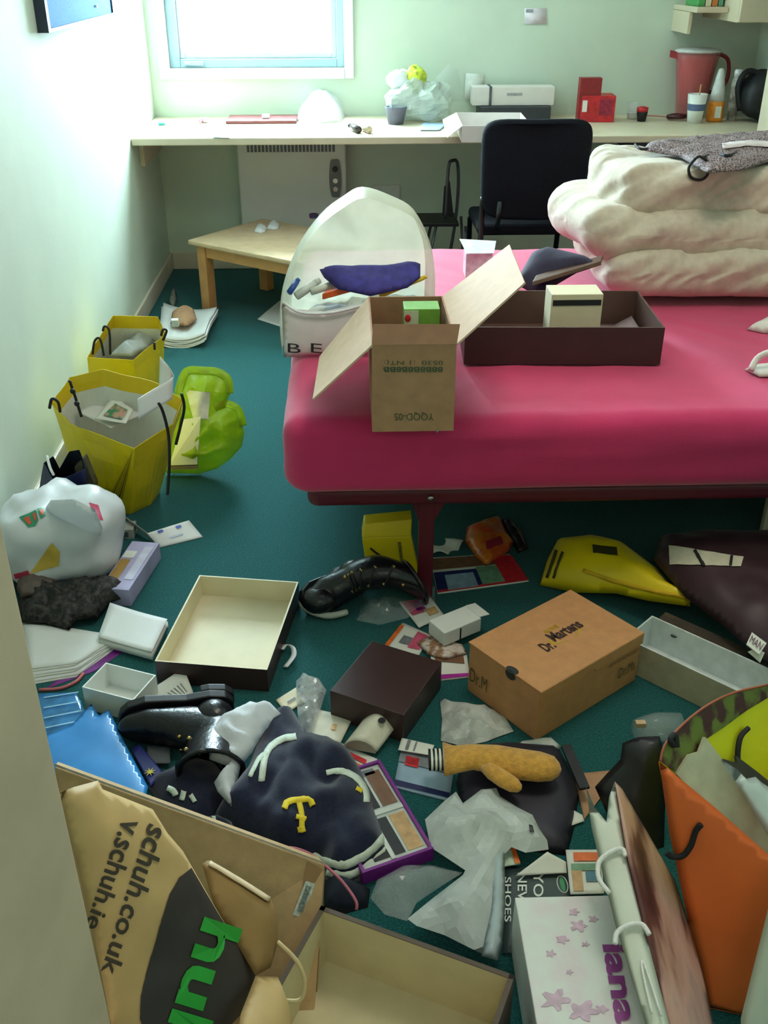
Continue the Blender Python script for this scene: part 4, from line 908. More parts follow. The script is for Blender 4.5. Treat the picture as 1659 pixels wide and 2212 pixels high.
# white carrier bag
WC = thing('white_carrier_bag', 'white plastic carrier bag with green and yellow print by door', 'bag', (-0.76, 2.24, 0))
whp = mat('white_carrier_plastic', (232, 234, 236), 0.3, 0.02, 12, trans=0.04, sub=0.2)
def wf(p, c):
    d = p-c; n1 = noise.noise(Vector((p.x*7-p.z*8, p.y*7, p.z*12)))+0.5*noise.noise(p*19); n2 = 1-abs(noise.noise(Vector((p.x*9+p.z*9, p.y*6, 3))))*2
    q = p+d.normalized()*(0.018*n1+0.016*n2); q.z = max(q.z, 0.0015); q.x = max(q.x, -0.905); return q
b = B(); b.ball((-0.755, 2.24, 0.115), 0.145, 0.13, 0.118, nu=48, nv=30, e=0.82, fn=wf); b.build('bag_body', whp, WC, smooth=True); sk = Skin(b)
gr = mat('green_print', (50, 150, 110), 0.4); rd = mat('orange_red_print', (216, 90, 60), 0.4)
for i, q in enumerate(([(42, 1118), (66, 1108), (78, 1136), (62, 1140)], [(66, 1108), (78, 1102), (84, 1124), (78, 1134)], [(80, 1100), (96, 1096), (98, 1116), (88, 1120)])):
    sk.patch('green_print', q, gr, WC, 4, 4, 0.002); cx = sum(x for x, y in q)/4; cy_ = sum(y for x, y in q)/4
    sk.patch('orange_print', [(cx+(x-cx)*.5, cy_+(y-cy_)*.6) for x, y in q], rd, WC, 3, 3, 0.0035)
sk.patch('yellow_print', [(64, 1240), (112, 1172), (130, 1192), (128, 1222)], mat('ochre_print', (206, 172, 70), 0.4), WC, 8, 8, 0.002)
sk.patch('red_print', [(30, 1240), (62, 1232), (66, 1246), (34, 1250)], mat('crimson_print', (190, 40, 80), 0.4), WC, 5, 4, 0.002)
sk.patch('red_print', [(192, 1086), (212, 1092), (222, 1125), (205, 1120)], mat('crimson_print', (190, 40, 80), 0.4), WC, 5, 5, 0.002)
h = Heap([(92, 1105), (110, 1080), (160, 1078), (205, 1100), (222, 1140), (212, 1185), (195, 1165), (150, 1130)], Plane(P(92, 1105, .2), P(222, 1140, .2), P(212, 1185, .09)), 0.02, 0.02, 0.006, 16, 0.01, seed=2); h.build('bag_handle', whp, parent=WC)
# lavender box and small grey box beside the carrier bag
O, u, v, w_ = boxpx((248, 1285), (286, 1288), (312, 1185), 0.05, 0.001)
O, u, v = P(215, 1270, .05), P(278, 1275, .05)-P(215, 1270, .05), None
O.z = 0.001; dirv = (P(306, 1172, .05)-P(278, 1275, .05)); uu = u.normalized(); vv = Vector((-uu.y, uu.x, 0))*dirv.length
LV = thing('lavender_box', 'flat lavender product box on the carpet beside carrier bag', 'box', O+u*.5+vv*.5)
B().box(O, u, vv, (0, 0, 0.049)).build('carton', mat('lavender_card', (178, 170, 206), 0.4, 0.1, 12), LV, bevel=0.001)
tq = [O+Vector((0, 0, 0.0495))+u*a+vv*b_ for a, b_ in ((.05, .1), (.4, .1), (.4, .6), (.05, .6))]
decal(tq, mat('ochre_panel', (170, 130, 60), 0.5), LV); decal([O+Vector((0, 0, 0.0495))+u*a+vv*b_ for a, b_ in ((.05, .63), (.45, .63), (.45, .78), (.05, .78))], paper2, LV)
decal([O+Vector((0, 0, 0.0495))+u*a+vv*b_ for a, b_ in ((.6, .2), (.9, .2), (.9, .9), (.6, .9))], mat('pale_lav', (206, 204, 226), 0.4), LV)
a = P(240, 1166, 0.0); B().box(a, P(290, 1164, 0)-a, Vector((0.0, 0.05, 0)), (0, 0, 0.03)).build('grey_packet', mat('grey_card', (176, 176, 170), 0.5), label='small grey packet beyond the lavender box', cat='packet', bevel=0.001)
o_ = bpy.data.objects['grey_packet']; decal([a+Vector((0.008, -.0005, .008)), a+Vector((0.05, -.0005, .008)), a+Vector((0.05, -.0005, .024)), a+Vector((0.008, -.0005, .024))], mat('dark_grey_print', (90, 90, 96), 0.5), o_)
# folded leaflet
OL = thing('folded_leaflet', 'white folded leaflet with blue print standing open on carpet', 'leaflet', P(370, 1180, 0))
q = [P(345, 1183, .001), P(438, 1160, .001), P(408, 1124, .02), P(318, 1152, .035)]
sheet('page', q, paper, parent=OL, th=0.002); sheet('page', [P(345, 1183, .001), P(318, 1152, .035), P(262, 1110, .05), P(290, 1138, .015)], paper2, parent=OL)
for u0, v0 in ((.2, .75), (.62, .7)): decal([bil(q, u0+a, v0+b_)+Vector((0, 0, .004)) for a, b_ in ((0, 0), (.12, .02), (.12, .14), (0, .14))], mat('blue_print', (60, 90, 190), 0.5), OL)
decal([bil(q, .35+a, .3+b_)+Vector((0, 0, .0035)) for a, b_ in ((0, 0), (.3, .02), (.3, .1), (0, .1))], mat('pale_blue_print', (190, 196, 222), 0.5), OL)
# black lace top
lace2 = mat('black_lace', (16, 16, 20), 0.6, 0.2, 90, 0.5, 160, col2=(58, 54, 50))
Heap([(40, 1295), (45, 1262), (110, 1262), (160, 1262), (215, 1255), (262, 1258), (285, 1275), (265, 1292), (235, 1305), (210, 1335), (165, 1340), (150, 1360), (95, 1345), (45, 1345)], floorplane(0.022), 0.045, 0.025, 0.014, 22, 0.009, seed=3, ridged=True).build('lace_blouse', lace2, label='black lace blouse crumpled below the white carrier bag', cat='clothing')
Heap([(35, 1270), (42, 1240), (90, 1238), (130, 1250), (128, 1268), (80, 1285), (45, 1290)], floorplane(0.055), 0.03, 0.02, 0.008, 25, 0.009, seed=8).build('sheer_scarf', mat('taupe_sheer', (96, 84, 78), 0.7, 0.15, 60), label='taupe sheer scarf on top of the black lace blouse', cat='scarf')
Heap([(130, 1262), (165, 1232), (230, 1205), (240, 1215), (215, 1262)], floorplane(0.002), 0.035, 0.02, 0.008, 20, 0.009, seed=9).build('dark_garment', mat('black_knit', (24, 20, 26), 0.9), label='black knitted garment between carrier bag and lavender box', cat='clothing')
# papers by the door
for k in range(6):
    d = (0, 6, -3, 4, -6, 2)[k]
    sheet('paper_sheet', [P(60+d, 1480-k*7, .001+k*.003), P(165+d, 1462-k*6, .001+k*.003), P(262-d, 1392-k*4, .001+k*.003), P(50+d, 1345+d, .001+k*.003)], paper if k % 2 else paper2, ('bottom', 'second lowest', 'third lowest', 'third highest', 'second highest', 'top')[k]+' sheet of the fanned paper pile beside the open door', 'paper', th=0.0022, seed=k, amp=0.0008, group='fanned papers by the door')
NP = thing('notepad', 'bright white notepad beside the open cream box', 'notepad', P(285, 1390, .0))
q = qpx([(212, 1378), (328, 1410), (362, 1340), (238, 1304)], .03)
sheet('top_page', q, paper, parent=NP, th=0.001, curl=lambda a, b_: 0.008*(a-.5)**2); sheet('pages', [p-Vector((0, 0, .004)) for p in q], paper2, parent=NP, th=0.018, amp=0)
sheet('purple_folder', qpx([(95, 1490), (205, 1450), (270, 1405), (230, 1385)], .0008), purple, 'purple folder under the fanned papers', 'folder', th=0.0004, amp=0.0002)
PS = thing('pink_strap', 'thin coral pink strap by the blue folders', 'strap', P(140, 1490, 0)); B().tube([P(85, 1490, .004), P(130, 1487, .004), P(165, 1472, .004), P(180, 1455, .004)], 0.004, 6, smooth=3).build('strap_band', mat('coral', (206, 110, 110), 0.6), PS, smooth=True)
# small white open box
O, u, v, w_ = boxpx((177, 1484), (288, 1513), (324, 1455), .062, .001)
B().tray(O, u, v, w_, .003).build('small_white_tray', [card, card], label='small open white box beside the black boot toe', cat='box')
q = qpx([(310, 1525), (385, 1530), (418, 1500), (395, 1445)], [.004, .004, .004, .02])
q = [P(300, 1508, .006), P(382, 1528, .004), P(418, 1497, .01), P(397, 1443, .035)]
lf_ = sheet('leaflet', q, paper2, 'pale printed leaflet between white box and black boot', 'leaflet')
for k in range(5): decal([bil(q, .45+a, .35+k*.1+b_)+Vector((0, 0, .003)) for a, b_ in ((0, 0), (.4, 0), (.4, .03), (0, .03))], mat('grey_text', (130, 134, 130), 0.6), lf_)
# open box, cream inside dark outside
O, u, v, w_ = boxpx((334, 1428), (577, 1447), (646, 1257), .062, .001)
BX = thing('shoe_box_base', 'open dark box with cream lining lying on the carpet', 'box', O+u*.5+v*.5)
B().tray(O, u, v, w_, .004).build('tray', [darkbrown, creamcard], BX)
# blue folders
bluef = mat('blue_folder_plastic', (66, 150, 222), 0.25, 0.06, 10, sub=0.2); bluef2 = mat('striped_blue_film', (70, 140, 200), 0.2, 0.15, 30, sub=0.2)
f1 = sheet('plastic_folder', [P(85, 1600, .02), P(200, 1570, .03), P(165, 1497, .03), P(80, 1500, .02)], bluef2, 'striped translucent blue folder behind the plain blue folder', 'folder', th=0.002)
for k in range(7):
    A_ = P(95, 1512+k*22, .02+.0005*k); B_ = P(170+k*4, 1500+k*20, .03); decal([A_+Vector((0, 0, .0045)), B_+Vector((0, 0, .0045)), B_+Vector((0, .004, .0045)), A_+Vector((0, .004, .0045))], mat('pale_stripe', (150, 200, 226), 0.4), f1)
fpl = Plane(P(110, 1640, .045), P(300, 1700, .05), P(235, 1530, .04))
h = Heap([(92, 1592), (150, 1570), (197, 1520), (214, 1546), (235, 1532), (262, 1590), (320, 1700), (312, 1745), (250, 1730), (110, 1670)], fpl, 0.004, 0.02, 0.004, 9, 0.009, seed=3); h.build('plastic_folder', bluef, label='plain sky blue plastic folder by the open door', cat='folder')
bk_ = thing('navy_booklet', 'navy booklet with a gold star beside the blue folder', 'booklet', P(320, 1650, 0))
q = qpx([(285, 1622), (325, 1698), (352, 1668), (300, 1608)], .02); sheet('cover', q, mat('navy_cover', (40, 48, 120), 0.4), parent=bk_, th=0.006)
c = bil(q, .78, .35)+Vector((0, 0, .005)); b = B(); pts = [c+Vector((math.cos(a)*(.013 if k % 2 else .004), math.sin(a)*(.013 if k % 2 else .004), 0)) for k, a in enumerate([2*math.pi*i/16 for i in range(16)])]; b.prism(pts, (0, 0, .0006)); b.build('gold_star', mat('gold_print', (206, 190, 60), 0.4), bk_)
sheet('grey_leaflet', qpx([(318, 1650), (368, 1650), (368, 1615), (318, 1612)], .012), mat('grey_leaflet', (84, 88, 92), 0.6), 'small grey leaflet under the black boot', 'leaflet', th=0.003)
# ------------------------------------------------------------------ boots
def boot(name, label, toe, heel, top, sdir, wid=0.043, welt=None, eye=True, lace=True, mid=None):
    toe, heel, top, sdir = Vector(toe), Vector(heel), Vector(top), Vector(sdir).normalized()
    f = heel-toe; fn = f.normalized(); sdir = (sdir-fn*sdir.dot(fn)).normalized(); wd = fn.cross(sdir)
    T = thing(name, label, 'boot', (toe+heel)*0.5)
    an = heel-fn*0.045-sdir*0.075
    path = [toe+fn*0.004-sdir*0.018, toe+fn*0.02-sdir*0.024, toe+fn*0.06-sdir*0.03, toe+f*0.42-sdir*0.038, toe+f*0.62-sdir*0.052, an, an*0.5+top*0.5+(mid or Vector()), top]
    rad = [(.012, .010), (.030, .022), (wid, .030), (wid*.98, .038), (wid*.92, .052), (wid*.95, .056), (wid*1.12, .056), (wid*1.32, .060)]
    pts, rr = [], []
    for i in range(len(path)-1):
        p0, p1, p2, p3 = path[max(i-1, 0)], path[i], path[i+1], path[min(i+2, len(path)-1)]
        for j in range(4):
            t = j/4; pts.append(0.5*((2*p1)+(p2-p0)*t+(2*p0-5*p1+4*p2-p3)*t*t+(3*p1-p0-3*p2+p3)*t**3)); a, c = rad[i], rad[i+1]; rr.append((a[0]+(c[0]-a[0])*t, a[1]+(c[1]-a[1])*t))
    pts.append(path[-1]); rr.append(rad[-1])
    rings = []; ups = []
    for i, p in enumerate(pts):
        t = (pts[min(i+1, len(pts)-1)]-pts[max(i-1, 0)]).normalized(); up = wd.cross(t).normalized()
        if up.dot(-sdir) < 0 and i < 10: up = -up
        if ups and up.dot(ups[-1]) < 0: up = -up
        ups.append(up)
        rings.append([p+wd*rr[i][0]*math.cos(2*math.pi*k/20)+up*rr[i][1]*math.sin(2*math.pi*k/20)+up*0.003*noise.noise(p*50+wd*k) for k in range(20)])
    b = B(); b.loft(rings, 0, True, (True, False)); hc = heel-fn*0.045-sdir*0.04
    b.ball(hc, .046, .046, .046, nu=18, nv=12); UPo = b.build('upper', leather, T, smooth=True, solid=0.003, off=-1)
    out = [(0, 0), (.03, .022), (.10, .038), (.25, .047), (.42, .042), (.6, .035), (.8, .038), (.94, .030), (1, .012)]
    ring = [toe+f*t+wd*w2 for t, w2 in out]+[toe+f*t-wd*w2 for t, w2 in out[::-1][0:-1]]
    b = B(); b.prism([p-sdir*0.006 for p in ring], sdir*0.02); SO = b.build('sole', welt or black, T, bevel=0.003)
    hr = [toe+f*t+wd*w2 for t, w2 in ((.72, .036), (.8, .038), (.94, .031), (1.01, .014), (1.01, -.014), (.94, -.031), (.8, -.038), (.72, -.036))]
    B().prism([p+sdir*0.014 for p in hr], sdir*0.018).build('heel', black, SO, bevel=0.003)
    if eye:
        for i in (15, 17, 19, 21, 23, 25):
            for s_ in (-1, 1):
                c = pts[i]+wd*rr[i][0]*0.5*s_+ups[i]*rr[i][1]*0.86; B().ball(c, .005, .005, .005, nu=8, nv=6).build('eyelet', brass, UPo, smooth=True)
    if lace:
        for i in (15, 17, 19, 21, 23):
            a = pts[i]-wd*rr[i][0]*0.55+ups[i]*rr[i][1]*0.9; c = pts[i+2]+wd*rr[i+2][0]*0.55+ups[i+2]*rr[i+2][1]*0.9
            B().tube([a, (a+c)/2+ups[i]*0.008, c], 0.0025, 6, smooth=3).build('lace', cord, UPo, smooth=True)
    col_ = [p+(p-pts[-1])*.06 for p in rings[-1]]; b = B(); b.tube(col_+[col_[0]], .005, 6); b.build('collar', leather, UPo, smooth=True)
    return T
boot('black_boot', 'black leather boot lying on its side beside navy jacket', P(255, 1555, .045), P(505, 1520, .045), P(455, 1665, .05), Vector((0.10, 1, 0.12)))
bt = boot('black_boot', 'black leather boot with pale welt near the bed leg', P(655, 1312, .025), P(775, 1235, .04), P(895, 1258, .062), Vector((-0.45, 0.55, -0.5)), welt=black, mid=Vector((0, 0, .02)))
pw = mat('pale_welt', (186, 188, 178), 0.6)
toe = P(652, 1312, .012)
b = B(); b.ball(P(690, 1296, .04), .045, .04, .034, nu=16, nv=10); b.build('toe_cap', leather, bt, smooth=True); b = B(); b.tube([P(652, 1296, .03), P(658, 1312, .02), P(685, 1325, .016), P(715, 1330, .014), P(750, 1322, .014)], [0.010, .012, .013, .012, .008], 8, smooth=4); b.build('welt', pw, bt, smooth=True)
# ------------------------------------------------------------------ under and before the bed
yb2 = thing('yellow_bag', 'small yellow paper bag standing beside the bed leg', 'bag', P(845, 1235, 0))
YY = P(845, 1245, 0).y
fr = [PY(783, 1158, YY+.03), PY(888, 1150, YY+.02), PY(905, 1250, YY), PY(795, 1262, YY)]
b = B(); b.prism([PY(795, 1255, YY), PY(906, 1245, YY), PY(888, 1158, YY+.02), PY(782, 1162, YY+.02)], (0, 0.06, 0)); b.build('bag_body', yel, yb2, bevel=0.002)
b = B(); b.prism([PY(782, 1162, YY+.018), PY(888, 1158, YY+.018), PY(890, 1122, YY+.03), PY(787, 1132, YY+.03)], (0, 0.05, 0)); b.build('folded_top', yel, yb2, bevel=0.002)
B().tube([PY(800, 1184, YY-.004), PY(815, 1196, YY-.008), PY(840, 1212, YY-.006)], 0.003, 6, smooth=3).build('cord_handle', cord, yb2, smooth=True)
decal([PY(864, 1210, YY+.004), PY(871, 1210, YY+.004), PY(866, 1170, YY+.014), PY(859, 1170, YY+.014)], mat('olive_print', (120, 110, 20), 0.6, 0.3, 200), yb2, lift=0.002)
def mag(name, label, quad, z, base, prints, th=0.004, cat='magazine', curl=None, group=None):
    zs = z if isinstance(z, (list, tuple)) else [z]*4
    q = [P(x, y, k) for (x, y), k in zip(quad, zs)]
    o = sheet(name, q, base, label, cat, th=th, amp=0.0006, curl=curl, group=group)
    for (u0, u1, v0, v1, m_) in prints:
        decal([bil(q, u0, v0)+Vector((0, 0, .0022)), bil(q, u1, v0)+Vector((0, 0, .0022)), bil(q, u1, v1)+Vector((0, 0, .0022)), bil(q, u0, v1)+Vector((0, 0, .0022))], m_, o)
    return o
pm = {k: mat('print_'+k, c, 0.45, 0.12, 50) for k, c in dict(navy=(30, 40, 90), red=(206, 40, 50), pink=(206, 90, 120), green=(110, 150, 120), skyb=(170, 200, 226), brown=(120, 84, 60), grey=(120, 124, 130), black=(30, 30, 34), orange=(230, 110, 40), tan=(200, 160, 110), magenta=(170, 40, 150), palegr=(190, 214, 190), teal=(60, 110, 130)).items()}
mag('magazine', 'colourful magazine with red corner under the bed', [(945, 1282), (1142, 1255), (1100, 1195), (930, 1205)], .003, paper2, [(0, 1, 0, .06, pm['red']), (.75, 1, .06, .9, pm['red']), (.5, .75, .06, .6, pm['green']), (0, .5, .06, .55, pm['navy']), (.12, .45, .03, .45, pm['skyb']), (0, .75, .62, .95, pm['brown'])])
sheet('paper_scrap', qpx([(930, 1200), (985, 1195), (1002, 1172), (918, 1150)], .002), paper2, 'crumpled white paper scrap under the bed beside the leg', 'paper', curl=lambda a, b_: .01*math.sin(a*5)*math.cos(b_*4))
cp = thing('crisp_packet', 'orange crisp packet lying under the bed', 'packet', P(1055, 1190, 0))
h = Heap([(1008, 1140), (1040, 1128), (1080, 1115), (1095, 1150), (1110, 1170), (1100, 1190), (1050, 1222), (1030, 1205), (1005, 1170)], floorplane(.009), .03, .02, .008, 22, .008, seed=5); h.build('packet', mat('orange_foil', (214, 120, 36), 0.3, 0.15, 25, col2=(200, 80, 40)), parent=cp)
h.patch('print', [(1052, 1190), (1088, 1176), (1082, 1160), (1048, 1172)], mat('crimson_print2', (160, 40, 60), 0.4), cp)
Heap([(1082, 1125), (1100, 1118), (1130, 1150), (1142, 1185), (1120, 1195), (1098, 1160)], floorplane(.004), .02, .015, .006, 30, .008, seed=5).build('dark_wrapper', mat('dark_foil', (40, 36, 40), 0.3), label='dark shiny wrapper right of the orange crisp packet', cat='wrapper')
mag('magazine', 'pink and white open magazine left of the cable box', [(905, 1355), (960, 1330), (930, 1290), (862, 1300)], .008, paper2, [(.05, .5, .4, .95, pm['pink']), (.3, .6, .5, .9, pm['magenta']), (.55, .9, .2, .5, pm['tan'])])
mag('magazine', 'white leaflet with orange corner behind the dark brown box', [(825, 1402), (905, 1415), (930, 1372), (870, 1345)], .003, paper2, [(0, .12, 0, .9, pm['orange']), (.6, .95, .2, .9, pm['pink']), (.3, .6, .3, .6, pm['grey'])])
mag('magazine', 'purple edged magazine between dark box and tan shoebox', [(940, 1470), (1015, 1462), (1008, 1410), (925, 1390)], .004, paper2, [(0, 1, 0, .12, pm['magenta']), (.1, .9, .5, .95, pm['brown']), (0, .4, .7, 1, pm['tan'])])
Heap([(900, 1388), (935, 1370), (1000, 1392), (1010, 1412), (960, 1425), (925, 1415)], floorplane(.008), .01, .01, .004, 30, .008, seed=2).build('leaflet', mat('mixed_print', (150, 110, 80), .4, .2, 60, col2=(214, 200, 190)), label='crumpled tan printed leaflet under the white cable box', cat='leaflet')
O, u, v, w_ = boxpx((958, 1362), (1040, 1332), (1015, 1298), .045, .0)
A_ = P(960, 1368, .06); B_ = P(1040, 1335, .06); u = B_-A_; un = u.normalized(); v = Vector((-un.y, un.x, 0))*0.062
CBx = thing('cable_box', 'small white box with black band near tan shoebox', 'box', A_+u*.5+v*.5-Vector((0, 0, .05)))
B().box(A_-Vector((0, 0, .038)), u, v, (0, 0, .038)).build('carton', card, CBx, bevel=.002)
flap([A_+u+v*.1, A_+u+v, A_+u+v+un*.03+Vector((0, 0, -.004)), A_+u+v*.1+un*.03+Vector((0, 0, -.004))], card, CBx, .0015)
B().box(A_+u*.42-v*.01-Vector((0, 0, .039)), un*.004, v*.01, (0, 0, .034)).build('black_band', ink, CBx)
# glassy cellophane between boot and box
Heap([(770, 1340), (785, 1300), (840, 1290), (895, 1300), (905, 1275), (940, 1265), (940, 1310), (880, 1335), (820, 1350)], floorplane(.004), .03, .03, .012, 20, .010, seed=12, ridged=True).build('cellophane', film, closed=False, smooth=False, label='crumpled clear cellophane beside the bed leg boot', cat='cellophane')
WSq = thing('white_strip', 'curved white plastic strip right of the open cream box', 'strip', P(620, 1420, 0)); b = B(); pts = [P(608, 1405, .012), P(618, 1394, .016), P(632, 1400, .016), P(634, 1418, .012), P(616, 1442, .006)]
pts = crom(pts, 4); b.grid([[p+Vector((-.006, 0.003, 0)) for p in pts], [p+Vector((.006, -.003, .004)) for p in pts]]); b.build('strip_band', paper, WSq, smooth=True, solid=.001)
# dark brown upturned box
O, u, v, w_ = boxpx((712, 1492), (872, 1545), (940, 1425), .075, .001)
t = thing('dark_box', 'upturned dark brown shoe box in the middle of floor', 'box', O+u*.5+v*.5)
B().box(O, u, v, w_).build('carton', darkbrown, t, bevel=.002); un, vn = u.normalized(), v.normalized()
B().box(O-un*.0012-vn*.0012+Vector((0, 0, .0)), un*.002, v+vn*.0024, (0, 0, .003)).build('cream_edge', creamcard, t)
# tan shoe box
A_, F_, R_, K_ = P(1012, 1388, .132), P(1168, 1497, .132), P(1446, 1400, .132), P(1282, 1294, .132)
u = F_-A_; un = u.normalized(); vn = Vector((-un.y, un.x, 0)); v = vn*((R_-F_).dot(vn)); O = Vector((A_.x, A_.y, .001))
t = thing('tan_shoe_box', 'large tan cardboard shoe box with printed lid and logo', 'box', O+u*.5+v*.5)
tan = mat('tan_card', (196, 140, 92), 0.7, 0.04, 40, .08, 200)
B().box(O+un*.002+vn*.002, u-un*.004, v-vn*.004, (0, 0, .128)).build('carton', tan, t, bevel=.002)
lidm = mat('tan_card_lid', (200, 144, 94), 0.7, 0.04, 40, .08, 200)
zl = .132
b = B(); b.box(O+Vector((0, 0, zl-.003)), u, v, (0, 0, .004)); b.box(O+u+Vector((0, 0, zl-.026)), un*.0015, v*.2, (0, 0, .026)); b.box(O+u+v*.2+Vector((0, 0, zl-.022)), un*.0015, v*.32, (0, 0, .022)); b.box(O+u+v*.52+Vector((0, 0, zl-.028)), un*.0015, v*.48, (0, 0, .028))
b.build('lid', lidm, t)
zt_ = zl+.0014
top = lambda a, c: Vector((0, 0, zt_+.0008))+Vector((O.x, O.y, 0))+u*a+v*c
# lettering reads along v, tops towards -u
lq = lambda c0, c1, a0, a1: [top(a1, c0), top(a1, c1), top(a0, c1), top(a0, c0)]
text('Dr.', lq(.33, .42, .47, .62), mat('dark_brown_ink', (60, 40, 34), .6), t, bold=.03); text('Martens', lq(.45, .74, .40, .55), mat('dark_brown_ink', (60, 40, 34), .6), t, bold=.03)
yk = mat('mustard_ink', (196, 158, 40), .6)
b = B(); pts = [top(.52+.10*math.sin(a)*(1), .56+.13*math.cos(a)) for a in [math.pi*.0+math.pi*1.1*k/14 for k in range(15)]]
b.grid([[p-v*.014 for p in pts], [p+v*.014 for p in pts]]); b.build('logo_swoosh', yk, t)
text('AIR WAIR', lq(.47, .60, .34, .40), yk, t, bold=.02)
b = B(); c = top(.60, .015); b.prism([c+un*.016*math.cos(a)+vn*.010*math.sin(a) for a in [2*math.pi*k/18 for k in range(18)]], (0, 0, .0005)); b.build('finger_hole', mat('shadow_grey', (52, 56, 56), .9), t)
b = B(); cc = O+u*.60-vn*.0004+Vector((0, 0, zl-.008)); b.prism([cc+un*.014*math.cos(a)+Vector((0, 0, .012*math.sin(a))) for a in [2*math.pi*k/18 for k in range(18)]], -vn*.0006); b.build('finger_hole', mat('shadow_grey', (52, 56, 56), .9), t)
sd = lambda a, z: O+u*a-vn*.0006+Vector((0, 0, z))
text('Dr.M', [sd(.05, .035), sd(.30, .035), sd(.30, .07), sd(.05, .07)], mat('olive_ink', (84, 84, 40), .6), t)
s2 = lambda c, z: O+u+un*.0006+v*c+Vector((0, 0, z))
text('Dr.Ms', [s2(.78, .04), s2(.95, .04), s2(.95, .068), s2(.78, .068)], mat('olive_ink', (84, 84, 40), .6), t); text('WITH BOUNCING SOLES', [s2(.66, .088), s2(.97, .088), s2(.97, .098), s2(.66, .098)], mat('brown_ink', (120, 80, 60), .6), t)
# long white open box with clear cover
A_, B_, D_q = P(1350, 1378, .085), P(1640, 1515, .085), P(1378, 1316, .085)
u = B_-A_; un = u.normalized(); vn = Vector((-un.y, un.x, 0)); v = vn*max(.09, (D_q-A_).dot(vn)); O = Vector((A_.x, A_.y, .001)); u = u*1.25
t = thing('long_white_tray', 'long open white box beside the tan shoe box', 'box', O+u*.5+v*.5)
B().tray(O, u, v, (0, 0, .084), .004).build('tray', [mat('beige_board', (190, 180, 156), .6), mat('white_inside', (214, 222, 220), .45)], t)
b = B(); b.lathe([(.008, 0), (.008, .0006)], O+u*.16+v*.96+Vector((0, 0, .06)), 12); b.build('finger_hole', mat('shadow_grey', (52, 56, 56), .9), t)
pc = thing('clear_tray_cover', 'clear plastic cover leaning behind the long white box', 'cover', O+u*.5+v*1.4)
B().box(O+v+vn*.004+u*.02, u, vn*.05, (0, 0, .07)).build('cover_shell', mat('smoky_film', (110, 96, 84), .12, .05, 8, trans=.5, spec=.8), pc)
# yellow bag on its side
yb3 = thing('yellow_bag', 'yellow paper bag lying flat on its side under the bed', 'bag', P(1300, 1270, 0))
h = Heap([(1166, 1264), (1180, 1215), (1202, 1172), (1285, 1160), (1350, 1175), (1420, 1228), (1448, 1262), (1492, 1284), (1490, 1310), (1400, 1298), (1330, 1282), (1240, 1280)], Plane(P(1180, 1270, .005), P(1490, 1310, .085), P(1250, 1165, .06)), .06, .03, .006, 9, .012, seed=3)
h.build('bag_body', yel, parent=yb3)
h.patch('print', [(1282, 1196), (1335, 1202), (1333, 1184), (1280, 1178)], mat('dark_olive_print', (60, 58, 20), .6, .3, 300), yb3)
for o_, w2 in ((0, 6), (14, 5)): h.strip('print', [(1182+o_, 1252), (1194+o_, 1215), (1202+o_, 1190+o_*.3)], w2, mat('dark_olive_print', (60, 58, 20), .6, .3, 300), yb3, k=4)
h.strip('fold', [(1260, 1235), (1340, 1262), (1420, 1282), (1485, 1294)], 9, mat('yellow_fold', (220, 176, 20), .5), yb3)
B().tube([P(1488, 1296, .09), P(1520, 1305, .085), P(1550, 1312, .085), P(1575, 1325, .085)], .0035, 6, smooth=4).build('cord_handle', mat('grey_cord', (150, 170, 165), .6), yb3, smooth=True)
# dark brown gift bag
bb2 = thing('brown_gift_bag', 'dark maroon brown gift bag lying open at the right', 'bag', P(1580, 1350, 0))
mb = mat('maroon_paper', (56, 34, 40), .5, .08, 20)
pl3 = Plane(P(1480, 1400, .10), P(1659, 1460, .10), P(1450, 1180, .13))
h = Heap([(1412, 1210), (1425, 1160), (1500, 1152), (1680, 1150), (1760, 1200), (1760, 1480), (1640, 1420), (1560, 1350), (1480, 1290)], pl3, .06, .04, .012, 9, .012, seed=6); h.build('bag_body', mb, parent=bb2)
h.patch('lining', [(1446, 1222), (1600, 1226), (1606, 1205), (1444, 1180)], mat('cream_lining', (206, 200, 176), .6), bb2, 10, 4)
h.strip('cord_handle', [(1500, 1192), (1510, 1210), (1520, 1226)], 7, cord, bb2, lift=.005); h.strip('cord_handle', [(1580, 1204), (1577, 1226)], 6, cord, bb2, lift=.005)
tg = thing('white_tag', 'white printed swing tag at the right edge', 'tag', P(1635, 1410, .11)); tq = [P(1612, 1392, .165), P(1640, 1415, .16), P(1656, 1390, .165), P(1624, 1366, .17)]
sheet('tag_card', tq, paper2, parent=tg, th=.002); text('MAN', [bil(tq, .1, .2), bil(tq, .9, .2), bil(tq, .9, .75), bil(tq, .1, .75)], mat('plum_ink', (90, 40, 70), .6), tg, lift=.004)
sheet('tag_flap', [P(1615, 1408, .15), P(1642, 1432, .14), P(1652, 1410, .155), P(1634, 1400, .16)], paper2, parent=tg, th=.001)
# board under the bed
B().box((P(1643, 1162, 0).x, P(1643, 1162, 0).y, 0), (.10, 0, 0), (0, .02, 0), (0, 0, .285)).build('cream_board', creamlam, label='cream wooden board standing under the bed at right', cat='board', bevel=.002)
